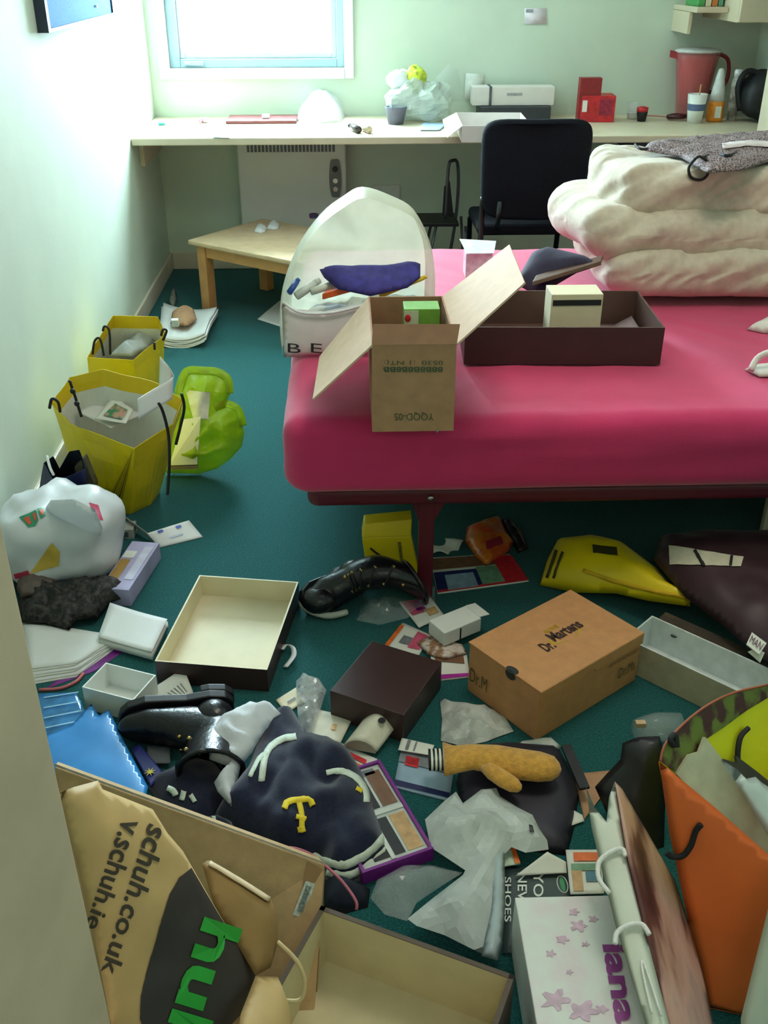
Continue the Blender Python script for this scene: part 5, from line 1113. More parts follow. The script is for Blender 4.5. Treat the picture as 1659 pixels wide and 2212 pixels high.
# ------------------------------------------------------------------ middle of the floor
tiss = mat('crumpled_tissue', (196, 200, 194), .6, .12, 25, trans=.1)
Heap([(952, 1600), (955, 1555), (950, 1510), (985, 1518), (1050, 1525), (1090, 1548), (1110, 1580), (1080, 1590), (1050, 1602), (1000, 1612)], floorplane(.003), .02, .02, .012, 18, .009, seed=4, ridged=True).build('tissue_paper', tiss, smooth=False, label='crumpled grey tissue paper left of the tan shoe box', cat='tissue')
Heap([(1105, 1612), (1130, 1600), (1190, 1592), (1212, 1612), (1205, 1622), (1150, 1616)], floorplane(.003), .012, .01, .006, 30, .008, seed=6).build('paper_scrap', tiss, label='torn white paper scrap under the shoe box front corner', cat='paper')
# mitten
MT = thing('mitten', 'mustard wool mitten with striped cuff on the floor', 'mitten', P(1080, 1680, 0))
wool = mat('mustard_wool', (206, 152, 62), .9, .1, 90, .6, 220, sheen=.4)
z_ = .062
def ell(path, n=18):
    rings = []
    for i, (x, y, z, a, c) in enumerate(path):
        p = P(x, y, z); t = (P(*path[min(i+1, len(path)-1)][:3])-P(*path[max(i-1, 0)][:3])).normalized(); s_ = Vector((-t.y, t.x, 0)).normalized(); up = t.cross(s_); up = up if up.z > 0 else -up
        rings.append([p+s_*a*math.cos(2*math.pi*k/n)+up*c*math.sin(2*math.pi*k/n)+up*.002*noise.noise(p*60+s_*k*3) for k in range(n)])
    return rings
b = B(); b.loft(ell([(958, 1640, z_, .044, .018), (985, 1640, z_, .033, .018), (1020, 1635, z_, .030, .02), (1070, 1640, z_, .034, .022), (1120, 1650, z_, .037, .022), (1165, 1656, z_, .036, .021), (1195, 1660, z_, .028, .018), (1208, 1662, z_, .014, .010), (1212, 1662, z_, .003, .003)]), 0, True, (True, True))
b.loft(ell([(1045, 1650, z_, .014, .012), (1065, 1668, z_, .017, .014), (1090, 1685, z_, .018, .014), (1110, 1696, z_, .016, .013), (1122, 1703, z_, .009, .008), (1126, 1705, z_, .002, .002)]), 0, True, (True, True))
b.build('mitten_body', wool, MT, smooth=True)
cr = ell([(926+k*4.4, 1641, z_, .026, .016) for k in range(9)]); b = B()
for k in range(8): b.loft(cr[k:k+2], k % 2, True, (k == 0, False))
b.build('striped_cuff', [black, mat('white_rib', (216, 220, 206), .9)], MT, smooth=True)
mag('brochure', 'blue and white holiday brochure with red square', [(850, 1700), (970, 1730), (985, 1640), (868, 1612)], .003, mat('pale_blue_page', (150, 176, 196), .4, .1, 10), [(0, 1, .04, .16, pm['navy']), (.0, .9, .6, .98, pm['grey']), (.12, .36, .55, .78, pm['red'])], cat='brochure')
mag('card_slip', 'white slip with fine print above the brochure', [(860, 1620), (930, 1632), (938, 1610), (868, 1594)], .012, paper2, [(.2, .3, .1, .9, pm['grey']), (.45, .5, .1, .9, pm['grey'])], cat='slip', th=.001)
plum = mat('dark_plum_paper', (32, 28, 44), .55, .08, 15)
DB2 = thing('black_paper_bag', 'flat black paper bag under the mustard mitten', 'bag', P(1120, 1750, 0))
h = Heap([(985, 1690), (1010, 1610), (1100, 1605), (1205, 1612), (1225, 1650), (1252, 1712), (1240, 1790), (1225, 1848), (1150, 1840), (1000, 1770)], floorplane(.001), .028, .02, .004, 8, .012, seed=3); h.build('bag_body', plum, parent=DB2)
B().box(P(1212, 1615, .03), P(1252, 1708, .03)-P(1212, 1615, .03), (.02, .004, 0), (0, 0, .006)).build('fold_edge', black, DB2)
mag('kraft_card', 'piece of brown card behind the white photo bag', [(1262, 1770), (1300, 1720), (1362, 1660), (1240, 1672)], .003, kraft, [], cat='card', th=.003)
sheet('white_scrap', qpx([(1233, 1785), (1262, 1775), (1258, 1762), (1240, 1752)], .004), paper2, 'tiny white paper scrap right of the black paper bag', 'paper', nx=3, ny=3)
KBk = thing('black_bag', 'black shiny bag standing behind the orange bag', 'bag', P(1370, 1690, 0))
h = Heap([(1340, 1640), (1345, 1605), (1378, 1592), (1425, 1590), (1440, 1640), (1432, 1900), (1330, 1800), (1285, 1700), (1310, 1672)], Plane(P(1300, 1760, .02), P(1430, 1800, .02), P(1380, 1600, .15)), .03, .03, .006, 10, .012, seed=6); h.build('bag_body', mat('black_gloss_bag', (26, 24, 28), .4, .1, 15), parent=KBk)
PCp = thing('clear_plastic_tub', 'clear plastic tub lying behind the black bag', 'tub', P(1410, 1600, 0))
B().tube([P(1378, 1580, .03), P(1420, 1570, .03), P(1470, 1570, .03)], [.026, .03, .03], 16).build('tub', film, PCp, smooth=True)
B().box(P(1374, 1572, .058), (.02, 0, 0), (0, .012, 0), (0, 0, .01)).build('clip', mat('tan_clip', (206, 176, 140), .5), PCp)
# ------------------------------------------------------------------ navy jacket and neighbours
jp = floorplane(.003)
JK = thing('navy_jacket', 'navy varsity jacket with cream stripes and yellow letter T', 'jacket', P(640, 1760, 0))
hj_ = Heap([(455, 1780), (500, 1730), (525, 1690), (545, 1640), (560, 1590), (600, 1552), (640, 1552), (665, 1590), (670, 1600), (720, 1612), (760, 1640), (790, 1680), (805, 1720), (815, 1760), (838, 1830), (842, 1862), (800, 1892), (750, 1915), (705, 1905), (690, 1870), (600, 1850), (520, 1815)], floorplane(.003), .062, .017, .016, 10, .009, seed=11, hfun=lambda u, v, d: .016*abs(noise.noise(Vector((u*11-v*7, v*5+u*3, 2.2))))*2-.010*abs(noise.noise(Vector((u*24, v*9, 7)))))
hj_.build('jacket_body', navy, parent=JK)
for px, wp_ in (([(838, 1800), (800, 1842), (745, 1872), (700, 1862), (662, 1852)], 17), ([(840, 1835), (805, 1868), (752, 1896), (705, 1886)], 17), ([(640, 1592), (602, 1602), (575, 1630), (565, 1690)], 14), ([(582, 1625), (560, 1640), (540, 1680)], 9), ([(705, 1672), (740, 1668), (770, 1682), (790, 1710), (792, 1735)], 13)):
    hj_.strip('cream_stripe', px, wp_, stripe, JK, lift=.0015)
ylw = mat('yellow_felt', (226, 196, 40), .8)
for px, wp_ in (([(615, 1750), (622, 1736), (645, 1732), (668, 1732), (676, 1745)], 13), ([(646, 1735), (652, 1765), (652, 1795)], 12), ([(640, 1768), (662, 1774)], 10), ([(650, 1790), (653, 1803)], 17)):
    hj_.strip('letter_t', px, wp_, ylw, JK, lift=.004)
hj_.strip('small_star', [(770, 1705), (782, 1712)], 9, ylw, JK)
SL = thing('navy_shorts', 'navy shorts with pale stripes left of the navy jacket', 'clothing', P(400, 1720, 0))
hs = Heap([(318, 1700), (330, 1680), (360, 1668), (385, 1650), (430, 1640), (470, 1650), (500, 1690), (495, 1740), (470, 1775), (440, 1795), (400, 1780), (345, 1740)], floorplane(.002), .05, .03, .012, 12, .009, seed=4); hs.build('shorts_body', navy, parent=SL)
for px, wp_ in (([(362, 1705), (375, 1712), (380, 1722)], 13), ([(398, 1712), (393, 1732)], 11), ([(412, 1720), (422, 1736)], 10)): hs.strip('pale_stripe', px, wp_, stripe, SL, k=4)
CF = thing('navy_cuff', 'navy cuff with two cream bands below the shorts', 'clothing', P(460, 1790, 0))
hc_ = Heap([(438, 1790), (445, 1768), (470, 1762), (500, 1775), (510, 1800), (480, 1806)], floorplane(.03), .03, .015, .004, 20, .008, seed=2); hc_.build('cuff_body', navy, parent=CF); hc_.strip('cream_band', [(447, 1768), (448, 1782), (458, 1796)], 8, stripe, CF, k=4); hc_.strip('cream_band', [(462, 1766), (464, 1780), (474, 1796)], 8, stripe, CF, k=4)
Heap([(452, 1640), (450, 1590), (470, 1560), (500, 1545), (540, 1526), (590, 1526), (612, 1545), (575, 1575), (558, 1600), (545, 1625), (520, 1655), (512, 1690), (500, 1742), (470, 1710), (462, 1690), (490, 1655)], floorplane(.06), .04, .02, .012, 22, .008, seed=6, ridged=True).build('sheer_cloth', sheer, label='white sheer cloth draped between boot and navy jacket', cat='cloth')
# cellophane and cream cards above the jacket
Heap([(640, 1470), (655, 1460), (690, 1468), (705, 1490), (690, 1540), (680, 1570), (668, 1590), (645, 1560), (640, 1510)], floorplane(.012), .025, .015, .014, 30, .008, seed=9, ridged=True).build('cellophane', mat('bright_film', (240, 242, 244), .12, .0, 5, trans=.45, spec=1), closed=False, smooth=False, label='crumpled shiny cellophane left of the dark brown box', cat='cellophane')
mag('cream_card', 'cream card with dark line beside the shiny cellophane', [(618, 1540), (660, 1515), (640, 1485), (596, 1512)], .004, creamcard, [(.3, .7, .4, .5, pm['black'])], cat='card', th=.002)
cqm = mat('pale_cream_card', (220, 214, 194), .6)
mag('cream_card', 'flat cream card between cellophane and the curved card', [(670, 1598), (735, 1605), (762, 1550), (682, 1532)], .01, cqm, [(.55, .7, .4, .6, pm['tan'])], cat='card', th=.004)
cc_ = thing('curved_card', 'curved cream card with small black emblem by dark box', 'card', P(800, 1600, 0)); q = qpx([(742, 1610), (815, 1625), (860, 1565), (800, 1535)], [.01, .012, .03, .03]); fcur = lambda a, b_: .028*math.sin(math.pi*a)
sheet('card_panel', q, cqm, parent=cc_, curl=fcur, th=.003, nx=14); c = bil(q, .72, .62)+Vector((0, 0, .028))
b = B(); b.prism([c+Vector((.008*math.cos(a), .009*math.sin(a), .002)) for a in [2*math.pi*k/10 for k in range(10)]], (0, 0, .0008)); b.build('emblem', ink, cc_)
b = B(); b.prism([P(745, 1616, .012)+(P(812, 1628, .012)-P(745, 1616, .012))*(.5-.5*math.cos(a))+Vector((0, 0, .027*math.sin(a))) for a in [math.pi*k/12 for k in range(13)]], (0, .004, 0)); b.build('card_end', mat('grey_card_end', (170, 166, 146), .7), cc_)
mag('magazine', 'magazine with orange heading half under the jacket', [(705, 1640), (800, 1690), (815, 1640), (725, 1600)], .006, paper2, [(.1, .8, .55, .75, pm['red']), (.5, .9, .05, .45, pm['orange']), (.1, .45, .1, .45, pm['black'])])
# purple framed box of printed panels
R_, Q_, L_ = P(820, 1640, .034), P(937, 1832, .034), P(797, 1912, .034)
u = L_-Q_; v = R_-Q_; vn = v.normalized(); un = Vector((-vn.y, vn.x, 0)); un = un if un.dot(u) > 0 else -un; u = un*u.dot(un); O = Vector((Q_.x, Q_.y, .004))
PT = thing('purple_display_box', 'purple edged display box with printed photo panels', 'box', O+u*.5+v*.5)
B().tray(O, u, v, (0, 0, .030), .006).build('tray', [purple, purple], PT)
pq = lambda a0, a1, c0, c1: [O+Vector((0, 0, .024))+u*a+v*c for a, c in ((a1, c0), (a0, c0), (a0, c1), (a1, c1))]
B().box(O+un*.006+vn*.006+Vector((0, 0, .008)), u-un*.012, v-vn*.012, (0, 0, .016)).build('insert', mat('pale_grey_insert', (190, 196, 190), .5), PT)
for a0, a1, c0, c1, m_ in ((.08, .30, .07, .44, pm['tan']), (.34, .78, .07, .44, pm['black']), (.08, .30, .54, .92, pm['brown']), (.34, .72, .54, .86, pm['black']), (.15, .5, .89, .95, pm['grey'])): decal(pq(a0, a1, c0, c1), m_, PT, lift=.001)
B().box(O+u*.05+v*.47+Vector((0, 0, .024)), u*.9, v*.045, (0, 0, .003)).build('divider', mat('pale_divider', (206, 210, 204), .4), PT)
B().box(O+u*.5+v*.04+Vector((0, 0, .024)), u*.06, v*.44, (0, 0, .003)).build('divider', mat('pale_divider', (206, 210, 204), .4), PT)
# white crumpled carrier bag
whc = mat('thin_white_plastic', (214, 222, 220), .35, .05, 18, trans=.08, sub=.2)
WPb = thing('white_plastic_bag', 'crumpled white plastic bag below the mustard mitten', 'bag', P(1040, 1800, 0))
hw_ = Heap([(918, 1770), (960, 1730), (985, 1710), (1000, 1735), (1040, 1705), (1072, 1702), (1080, 1720), (1120, 1745), (1150, 1760), (1165, 1790), (1182, 1815), (1185, 1835), (1135, 1842), (1105, 1830), (1085, 1850), (1080, 1900), (1060, 2000), (1040, 2060), (960, 2020), (900, 2000), (880, 1985), (935, 1940), (1000, 1890), (1005, 1880), (960, 1850), (930, 1830)], floorplane(.032), .035, .03, .024, 17, .013, seed=7)
hw_.build('bag_body', whc, parent=WPb, smooth=False)
hw_.patch('dark_mark', [(1144, 1800), (1154, 1802), (1150, 1786), (1142, 1784)], black, WPb, 2, 2)
pf = [(1090, 1850), (1078, 1990), (1066, 2060)]
Heap([(1062, 1850), (1090, 1840), (1092, 1950), (1085, 2040), (1075, 2075), (1040, 2065), (1060, 1960)], floorplane(.035), .015, .01, .004, 14, .009, seed=4).build('plastic_sleeve', mat('frosted_sleeve', (180, 196, 200), .3, .05, 14, trans=.15), label='frosted plastic sleeve beside the dark green leaflet', cat='sleeve')
Heap([(800, 1940), (815, 1900), (870, 1870), (930, 1868), (975, 1880), (1000, 1885), (960, 1910), (900, 1950), (880, 1990), (830, 1975)], floorplane(.02), .045, .04, .012, 16, .010, seed=12, ridged=True).build('clear_wrapper', mat('glossy_film', (230, 236, 236), .05, .0, 5, trans=.7, spec=1.0), closed=False, smooth=False, label='glossy clear wrapper below the purple display box', cat='wrapper')
# green leaflet with lettering, cards
q = qpx([(1085, 2060), (1235, 2060), (1232, 1882), (1092, 1870)], .004)
lf2 = sheet('green_leaflet', q, mat('dark_green_print', (48, 66, 66), .5, .06, 20), 'dark green leaflet with white capital letters', 'leaflet', th=.002)
wi = mat('white_ink', (226, 232, 226), .6)
def tdown(s_, x0, x1, y0, y1, z=.006):   # reads downwards, tops to the right
    text(s_, [P(x0, y0, z), P(x0, y1, z), P(x1, y1, z), P(x1, y0, z)], wi, lf2, bold=.01)
tdown('SHOES', 1090, 1104, 1895, 1992); tdown('NEW', 1118, 1138, 1886, 1962); tdown('YOUR', 1152, 1174, 1886, 1990)
b = B(); c = P(1215, 1910, .0062); b.tube([c+Vector((.009*math.cos(a), .018*math.sin(a), 0)) for a in [2*math.pi*k/24 for k in range(25)]], .0008, 5); b.build('emblem_ring', wi, lf2)
B().prism([c+Vector((.004*math.cos(a), .016*math.sin(a), -.0004)) for a in [2*math.pi*k/12 for k in range(12)]], (0, 0, .0006)).build('emblem', mat('emblem_green', (40, 140, 80), .5), lf2)
sheet('white_envelope', [P(1113, 1892, .012), P(1224, 1886, .012), P(1222, 1862, .02), P(1182, 1840, .03)], paper2, 'white envelope flap above the dark green leaflet', 'envelope', th=.002)
mag('price_card', 'mint card with orange end under the white plastic bag', [(1084, 1872), (1124, 1866), (1112, 1832), (1080, 1838)], .012, pm['palegr'], [(.72, 1, 0, 1, pm['orange'])], cat='card', th=.002)
mag('photo_card', 'printed card with orange box beside the photo bag', [(1232, 1932), (1305, 1930), (1298, 1836), (1222, 1836)], .010, paper2, [(.2, .9, .72, .92, pm['orange']), (.1, .95, .5, .66, pm['green']), (.5, .95, .25, .48, pm['teal']), (.1, .4, .05, .5, pm['tan'])], cat='card', th=.002)
PCb = thing('pink_cable', 'thin pink cable curling over the cardboard carton top', 'cable', P(680, 1850, .0)); B().tube([P(585, 1860, .12), P(600, 1838, .14), P(630, 1832, .14), P(670, 1845, .12), P(705, 1872, .10), P(740, 1905, .09), P(768, 1945, .08), P(770, 1965, .07)], .0028, 6, smooth=5).build('cable', mat('pink_cable', (196, 110, 130), .5), PCb, smooth=True)
Heap([(700, 1915), (705, 1880), (760, 1900), (800, 1920), (795, 1960), (740, 1975), (700, 1960)], floorplane(.001), .05, .03, .01, 14, .01, seed=8).build('navy_sweater', mat('dark_navy_cloth', (20, 26, 44), .9), label='dark navy sweater tucked behind the cream lined box', cat='clothing')
# ------------------------------------------------------------------ foreground
# cardboard carton leaning behind the paper bag
fa, fb = PY(120, 1655, 1.13), PY(702, 1868, 1.10)
ud = fb-fa; nrm = Vector((0, -0.80, .62)); 
pk_ = Plane(fa, fb, PY(690, 2212, .96))
CT = thing('large_carton', 'large brown cardboard carton behind the printed paper bag', 'carton', (-.28, 1.05, 0))
tl_, tr_ = pk_.px(118, 1655), pk_.px(702, 1868); br_, bl_ = pk_.px(682, 2230), pk_.px(150, 2300)
nb = -pk_.n
br_.z = max(br_.z, .004)
b = B(); q = [tl_, tr_, br_, Vector((tl_.x+.03, br_.y, br_.z))]
b.prism(q, nb*.05); b.build('carton_body', mat('carton_board', (190, 156, 112), .75, .05, 40, .1, 160), CT, bevel=.003)
d = (tr_-tl_); 
decal([pk_.px(632, 1975), pk_.px(655, 1982), pk_.px(680, 1908), pk_.px(660, 1902)], mat('pale_label', (196, 206, 196), .5, .2, 300), CT, lift=.002)
decal([pk_.px(641, 1966), pk_.px(653, 1970), pk_.px(672, 1914), pk_.px(661, 1911)], mat('label_grey', (120, 130, 124), .5, .3, 300), CT, lift=.003)
decal([pk_.px(600, 2212), pk_.px(680, 2212), pk_.px(702, 1880), pk_.px(664, 1860)], mat('parcel_tape', (150, 112, 70), .3), CT, lift=.001)
B().box(tl_+nb*.0, d, -nb*.0015, Vector((0, 0, .006))).build('torn_edge', mat('torn_card_edge', (214, 196, 176), .8, .1, 60), CT)
# printed paper bag
sp = Plane(PY(140, 1720, .84), PY(520, 2100, .84), PY(300, 2212, .74))
SG = thing('printed_paper_bag', 'brown paper carrier bag with green and black printing', 'bag', (-.24, .86, .0))
bagm = mat('kraft_paper', (206, 172, 116), .6, .05, 14, .1, 60)
hs_ = Heap([(128, 1712), (160, 1700), (212, 1686), (222, 1705), (330, 1748), (362, 1800), (395, 1838), (418, 1878), (462, 1955), (510, 2035), (556, 2105), (545, 2160), (515, 2240), (500, 2330), (330, 2330), (262, 2330), (205, 2030), (165, 1860)], sp, .03, .03, .006, 12, .009, seed=5)
hs_.build('bag_body', bagm, parent=SG)
dgm = mat('charcoal_print', (58, 52, 50), .55, .05, 20); ggr = mat('green_ink_print', (44, 170, 60), .55, .04, 20)
# dark logo oval
def poly_on(heap, px, name, m, parent, lift=.0015, step=9):
    x0, x1 = min(x for x, y in px), max(x for x, y in px); y0, y1 = min(y for x, y in px), max(y for x, y in px)
    o = [];
    for i in range(len(px)):
        a, c = Vector(px[i]), Vector(px[(i+1) % len(px)]); k = max(1, int((c-a).length/step))
        for j in range(k): o.append(a+(c-a)*(j/k))
    n = len(o); pts = list(o)
    def ins(x, y):
        c = False; j = n-1
        for i in range(n):
            if (o[i].y > y) != (o[j].y > y) and x < (o[j].x-o[i].x)*(y-o[i].y)/(o[j].y-o[i].y)+o[i].x: c = not c
            j = i
        return c
    y = y0+step/2
    while y < y1:
        x = x0+step/2
        while x < x1:
            if ins(x, y) and min((p-Vector((x, y))).length for p in o) > step*.5: pts.append(Vector((x, y)))
            x += step
        y += step
    vo, eo, fo, *_ = delaunay_2d_cdt(pts, [(i, (i+1) % n) for i in range(n)], [], 1, 1e-6)
    b = B().add([heap.on(p.x, p.y, lift) for p in vo], [tuple(f) for f in fo])
    for i, f in enumerate(b.f):
        if (b.v[f[1]]-b.v[f[0]]).cross(b.v[f[2]]-b.v[f[1]]).dot(CAM-b.v[f[0]]) < 0: b.f[i] = f[::-1]
    return b.build(name, m, parent, smooth=True)
oval = [(412, 1874), (385, 1895), (365, 1930), (350, 1975), (335, 2030), (318, 2085), (302, 2150), (300, 2200), (315, 2245), (360, 2270), (420, 2265), (480, 2230), (520, 2190), (550, 2140), (553, 2108), (512, 2042), (460, 1956)]
poly_on(hs_, oval, 'logo_oval', dgm, SG)
def heaptext(s_, heap, quad, m, parent, lift=.002, bold=0.0):
    uv, fs = fontmesh(s_, bold); q = [Vector((x, y, 0)) for x, y in quad]
    return B().add([heap.on(*bil(q, u, v).xy, lift) for u, v in uv], fs).build('lettering', m, parent)
tx = mat('dark_ink_print', (66, 58, 46), .6)
# lines read downwards along the bag
heaptext('v.schuh.ie', hs_, [(262, 1764), (180, 2000), (212, 2014), (312, 1780)], tx, SG, bold=.02)
heaptext('schuh.co.uk', hs_, [(318, 1776), (214, 2098), (250, 2112), (364, 1798)], tx, SG, bold=.02)
heaptext('huh', hs_, [(436, 1978), (336, 2262), (430, 2290), (520, 2006)], ggr, SG, lift=.004, bold=.03)
# folded-over top of the bag and rope handle
sp2 = Plane(PY(440, 1870, .93), PY(600, 2040, .90), PY(540, 2100, .83))
hf = Heap([(436, 1866), (450, 1858), (582, 1940), (598, 1985), (600, 2035), (585, 2090), (552, 2108), (512, 2040), (462, 1955)], sp2, .022, .02, .005, 12, .009, seed=3); hf.build('folded_top', mat('kraft_paper_inside', (150, 116, 66), .7, .06, 14), parent=SG)
hf.strip('crease_edge', [(448, 1866), (510, 1902), (578, 1945)], 10, mat('kraft_paper_light', (222, 196, 160), .6), SG)
hb2 = Heap([(552, 2108), (600, 2110), (625, 2180), (640, 2330), (500, 2330), (520, 2190)], sp2, .02, .02, .005, 12, .009, seed=9); hb2.build('side_fold', bagm, parent=SG)
B().tube([PY(600, 2035, .89), PY(640, 2075, .88), PY(658, 2120, .87), PY(648, 2160, .86), PY(605, 2160, .86)], .003, 8, smooth=5).build('rope_handle', mat('twisted_paper_cord', (226, 200, 150), .7), SG, smooth=True)
# large cream lid / open box in front
O, u, v, w_ = boxpx((692, 1958), (1112, 2110), (668, 2230), .13, .002)
A_, B_ = P(694, 1957, .13), P(1112, 2108, .13); u = B_-A_; un = u.normalized(); vn = Vector((un.y, -un.x, 0)); O = Vector((A_.x, A_.y, .002))
LDb = thing('cream_lined_box', 'large dark edged box with cream lining in the foreground', 'box', O+u*.5+vn*.12)
B().tray(O, u, vn*.30, (0, 0, .128), .006, mo=0, mi=1).build('tray', [mat('umber_board', (82, 66, 52), .6, .05, 20), mat('straw_lining', (214, 200, 160), .65, .03, 20)], LDb)
rimm = mat('umber_board', (82, 66, 52), .6, .05, 20)
b = B(); b.box(O+Vector((0, 0, .128)), u, vn*.008, (0, 0, .0012)); b.box(O+Vector((0, 0, .128)), un*.008, vn*.30, (0, 0, .0012)); b.box(O+u-un*.008+Vector((0, 0, .128)), un*.008, vn*.30, (0, 0, .0012)); b.build('rim', rimm, LDb)
# pink floral white box
A_, B_ = P(1112, 1938, .12), P(1372, 1932, .12); u = B_-A_; un = u.normalized(); vn = Vector((un.y, -un.x, 0)); O = Vector((A_.x, A_.y, .002)); u = un*.225
FB = thing('floral_white_box', 'white gift box with pale pink flowers and purple letters', 'box', O+u*.5+vn*.12)
flm = mat('pink_floral_board', (222, 228, 222), .45, .0, 14, col2=(224, 216, 218))
B().box(O, u, vn*.32, (0, 0, .118)).build('carton', flm, FB, bevel=.002)
pkf = mat('pale_pink_flower', (206, 176, 196), .5, .1, 60)
def blob(x, y, r, m, seed, squash=.7):
    pts = []
    for k in range(22):
        a = 2*math.pi*k/22; rr = r*(.75+.45*noise.noise(Vector((math.cos(a)*2, math.sin(a)*2, seed)))+.25*math.cos(5*a)); pts.append(P(x+rr*math.cos(a), y+rr*squash*math.sin(a), .1206))
    B().prism(pts, (0, 0, .0003)).build('flower', m, FB)
for i, (x, y, r) in enumerate(((1215, 2030, 16), (1250, 2000, 20), (1190, 2060, 12), (1200, 2160, 34), (1260, 2185, 38), (1282, 1985, 12), (1230, 2100, 9), (1265, 2040, 9), (1240, 1970, 13), (1300, 2180, 16))): blob(x, y, r, pkf, i)
text('iana', [P(1300, 2040, .1212), P(1330, 2212, .1212), P(1378, 2212, .1212), P(1350, 2040, .1212)], mat('violet_ink', (140, 56, 134), .5), FB, bold=.035)
# photo bag
PBg = thing('photo_paper_bag', 'white paper bag with blurred portrait print leaning at right', 'bag', (.45, .95, .0))
skn = mat('blurred_portrait_print', (186, 142, 126), .4, .0, 9, col2=(150, 110, 100))
nt = skn.node_tree; nz = [n for n in nt.nodes if n.type == 'TEX_NOISE'][0]; rp = [n for n in nt.nodes if n.type == 'VALTORGB'][0]
mp = nt.nodes.new('ShaderNodeMapping'); tc = [n for n in nt.nodes if n.type == 'TEX_COORD'][0]
mp.inputs['Rotation'].default_value = (0.5, 0.2, 0.32); mp.inputs['Scale'].default_value = (16, 3.2, 5); nt.links.new(tc.outputs['Object'], mp.inputs['Vector']); nt.links.new(mp.outputs['Vector'], nz.inputs['Vector']); nz.inputs['Scale'].default_value = 1.3
for e in list(rp.color_ramp.elements)[1:]: rp.color_ramp.elements.remove(e)
rp.color_ramp.elements[0].position = .30; rp.color_ramp.elements[0].color = lin((70, 36, 38))
for pos, c_ in ((.40, (110, 66, 60)), (.48, (190, 146, 130)), (.58, (206, 164, 150)), (.68, (160, 138, 134)), (.78, (96, 60, 58))): rp.color_ramp.elements.new(pos).color = lin(c_)
ph = Plane(PY(1330, 1690, 1.16), PY(1445, 2230, .80), PY(1500, 1990, .98)+Vector((.03, 0, -.05)))
hph = Heap([(1328, 1688), (1345, 1705), (1400, 1800), (1460, 1905), (1490, 2000), (1520, 2110), (1560, 2300), (1465, 2300), (1430, 2160), (1395, 2020), (1355, 1850)], ph, .005, .02, .002, 8, .01, seed=2); hph.build('photo_panel', skn, parent=PBg)
gs = Plane(PY(1270, 1700, 1.17), PY(1400, 2230, .80), PY(1330, 1692, 1.165))
wpb = mat('white_bag_paper', (216, 222, 206), .4, .02, 14)
hgs = Heap([(1266, 1700), (1285, 1745), (1310, 1775), (1316, 1720), (1328, 1688), (1356, 1850), (1396, 2020), (1432, 2160), (1470, 2300), (1420, 2300), (1370, 2130), (1330, 2000), (1300, 1880), (1278, 1790)], gs, .003, .012, .001, 12, .009, seed=8); hgs.build('white_gusset', wpb, parent=PBg)
for pxs in ([(1318, 1935), (1296, 1905), (1295, 1870), (1318, 1848), (1345, 1840), (1353, 1856)], [(1330, 2045), (1335, 2020), (1360, 2004), (1388, 2003), (1404, 2025)], [(1410, 2195), (1388, 2095), (1395, 2092), (1430, 2200)]):
    B().tube([gs.px(x, y)+gs.n*.009 for x, y in pxs], .0038 if pxs[0][0] != 1410 else .0018, 8, smooth=5).build('rope_handle' if pxs[0][0] != 1410 else 'fold_line', wcord, PBg, smooth=True)
# orange bag with leaf-print lining
OB = thing('orange_paper_bag', 'orange paper bag with leaf print inside at right foreground', 'bag', (.65, 1.05, 0))
orm = mat('orange_paper', (246, 118, 52), .5, .04, 8); leafm = mat('leaf_print', (78, 44, 44), .45, .3, 26, col2=(112, 128, 52)); yl2 = mat('acid_yellow_lining', (236, 234, 30), .5, .03, 8)
op = Plane(PY(1425, 1645, 1.08), PY(1540, 2212, .93), PY(1659, 1846, 1.0))
F0 = op.px(1424, 1645); fr_t = op.px(1780, 1950); fr_b = op.px(1780, 2228); fl_b = op.px(1528, 2176)
hor = Heap([F0, op.px(1542, 1742), op.px(1660, 1846), fr_t, fr_b, fl_b, op.px(1480, 1960), op.px(1446, 1800)], op, .004, .02, .002, 6, .014, seed=4, pts3d=True); hor.build('front_panel', orm, parent=OB)
rimpx = [(1432, 1612), (1455, 1582), (1495, 1545), (1540, 1515), (1590, 1494), (1660, 1478), (1760, 1468)]
bp = Plane(F0, PY(1659, 1478, 1.30), fl_b+Vector((.018, .02, .004)))
bl_b = fl_b+Vector((.018, .02, .004)); bk_t = bp.px(1760, 1468); t_ = (bk_t-bl_b); bk_b = bl_b+Vector((t_.x, t_.y, 0))*.98-bp.n*(Vector((t_.x, t_.y, 0)).dot(bp.n)*.98)
hbk = Heap([F0]+[bp.px(*p) for p in rimpx]+[bk_b, bl_b], bp, .003, .02, .002, 6, .014, seed=4, pts3d=True); hbk.build('back_panel', yl2, parent=OB)
b = B(); b.add([fr_t, bk_t, bk_b, fr_b], [(0, 1, 2, 3)]); b.add([fl_b, fr_b, bk_b, bl_b], [(0, 1, 2, 3)]); b.build('side_panel', orm, OB, solid=.0015)
b = B(); b.add([F0, fl_b, bl_b], [(0, 1, 2)]); b.build('left_gusset', orm, OB, solid=.0015)
lerpx = lambda x, y, k: op.px(x, y)*(1-k)+bp.px(x, y)*k
poly_on(hbk, [(1424, 1644), (1432, 1612), (1455, 1582), (1495, 1545), (1540, 1515), (1590, 1494), (1660, 1478), (1755, 1470), (1750, 1500), (1660, 1505), (1610, 1535), (1560, 1572), (1520, 1598), (1505, 1640), (1470, 1680)], 'leaf_border', leafm, OB, lift=.002)
B().tube([hbk.on(x, y, .002) for x, y in [(1424, 1644), (1432, 1612), (1455, 1582), (1495, 1545), (1540, 1515), (1590, 1494), (1655, 1479)]], .002, 6, smooth=4).build('rim_edge', mat('terracotta_edge', (170, 90, 60), .5), OB, smooth=True)
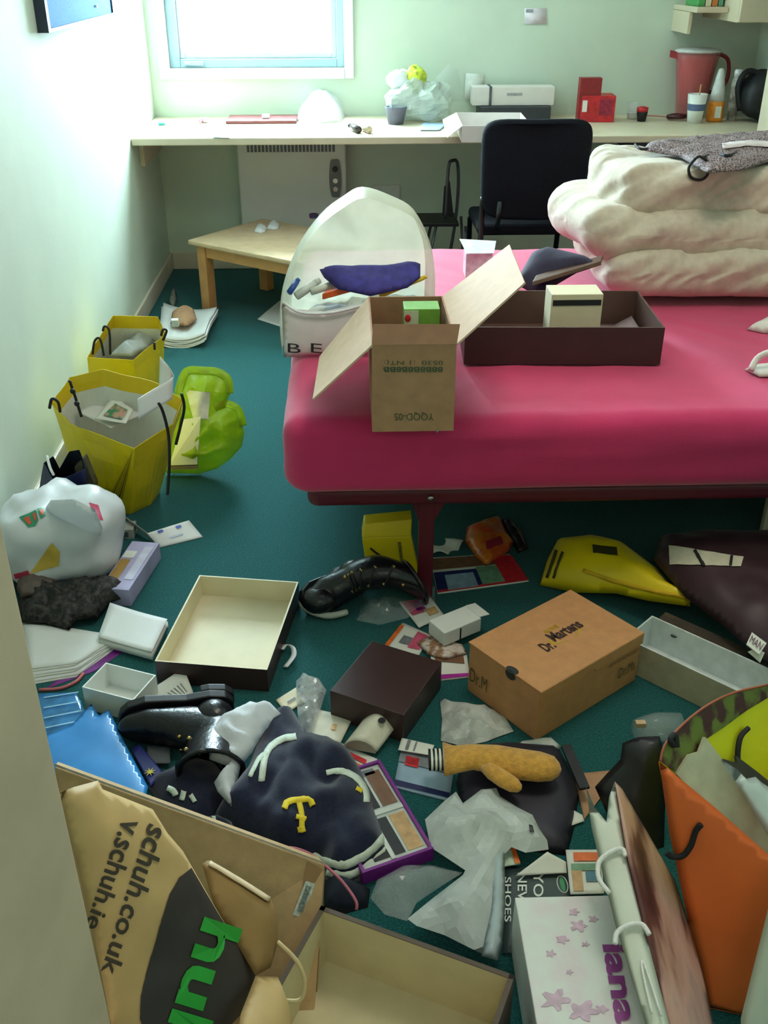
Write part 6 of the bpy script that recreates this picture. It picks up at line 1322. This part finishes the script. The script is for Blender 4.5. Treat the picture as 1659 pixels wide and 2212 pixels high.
B().tube([op.px(x, y)+op.n*.008 for x, y in [(1440, 1836), (1452, 1844), (1475, 1842), (1492, 1820), (1502, 1790), (1514, 1775)]], .0045, 8, smooth=5).build('cord_handle', cord, OB, smooth=True)
B().tube([hbk.on(x, y, .008) for x, y in [(1606, 1572), (1590, 1590), (1584, 1620), (1584, 1645)]], .0045, 8, smooth=5).build('cord_handle', cord, OB, smooth=True)
B().tube([hbk.on(x, y, .008) for x, y in [(1445, 1610), (1438, 1595), (1448, 1586), (1452, 1612)]], .0045, 8, smooth=5).build('cord_handle', cord, OB, smooth=True)
md = Plane(lerpx(1470, 1660, .6), lerpx(1659, 1830, .5), lerpx(1524, 1596, .75))
b = B(); b.prism([md.px(x, y) for x, y in [(1462, 1672), (1490, 1630), (1512, 1624), (1524, 1592), (1560, 1640), (1690, 1850), (1650, 1862), (1540, 1760)]], -md.n*.006); b.build('cream_folder', mat('sage_card', (196, 196, 166), .55), label='sage cream card folder standing inside the orange bag', cat='folder')
md2 = Plane(lerpx(1560, 1640, .45), lerpx(1659, 1780, .3), lerpx(1640, 1660, .5))
Heap([(1556, 1640), (1590, 1660), (1612, 1682), (1632, 1678), (1645, 1690), (1700, 1725), (1690, 1850), (1655, 1800), (1610, 1720)], md2, .012, .02, .006, 14, .012, seed=6).build('plastic_pack', mat('pale_blister', (206, 220, 216), .2, .04, 14), label='pale plastic packaging inside the orange bag', cat='packaging')
b = B(); md3 = Plane(lerpx(1560, 1640, .8), lerpx(1659, 1700, .75), lerpx(1620, 1610, .85)); b.prism([md3.px(x, y) for x, y in [(1558, 1638), (1592, 1648), (1590, 1632), (1640, 1670), (1700, 1720), (1700, 1760), (1610, 1690)]], -md3.n*.004); b.build('dark_card', mat('charcoal_card', (62, 62, 52), .6), label='dark card standing behind the folder in orange bag', cat='card')
fw = Plane(PY(1598, 2212, .80), PY(1659, 1960, .86), PY(1659, 2212, .80))
Heap([(1600, 2300), (1600, 2200), (1630, 2080), (1660, 1960), (1780, 1700), (1800, 2300)], fw, .012, .02, .003, 8, .012, seed=4).build('white_paper_bag', wpb, label='pale white paper bag at the bottom right corner', cat='bag')
for o in bpy.data.objects:
    if '_w' in o: del o['_w']
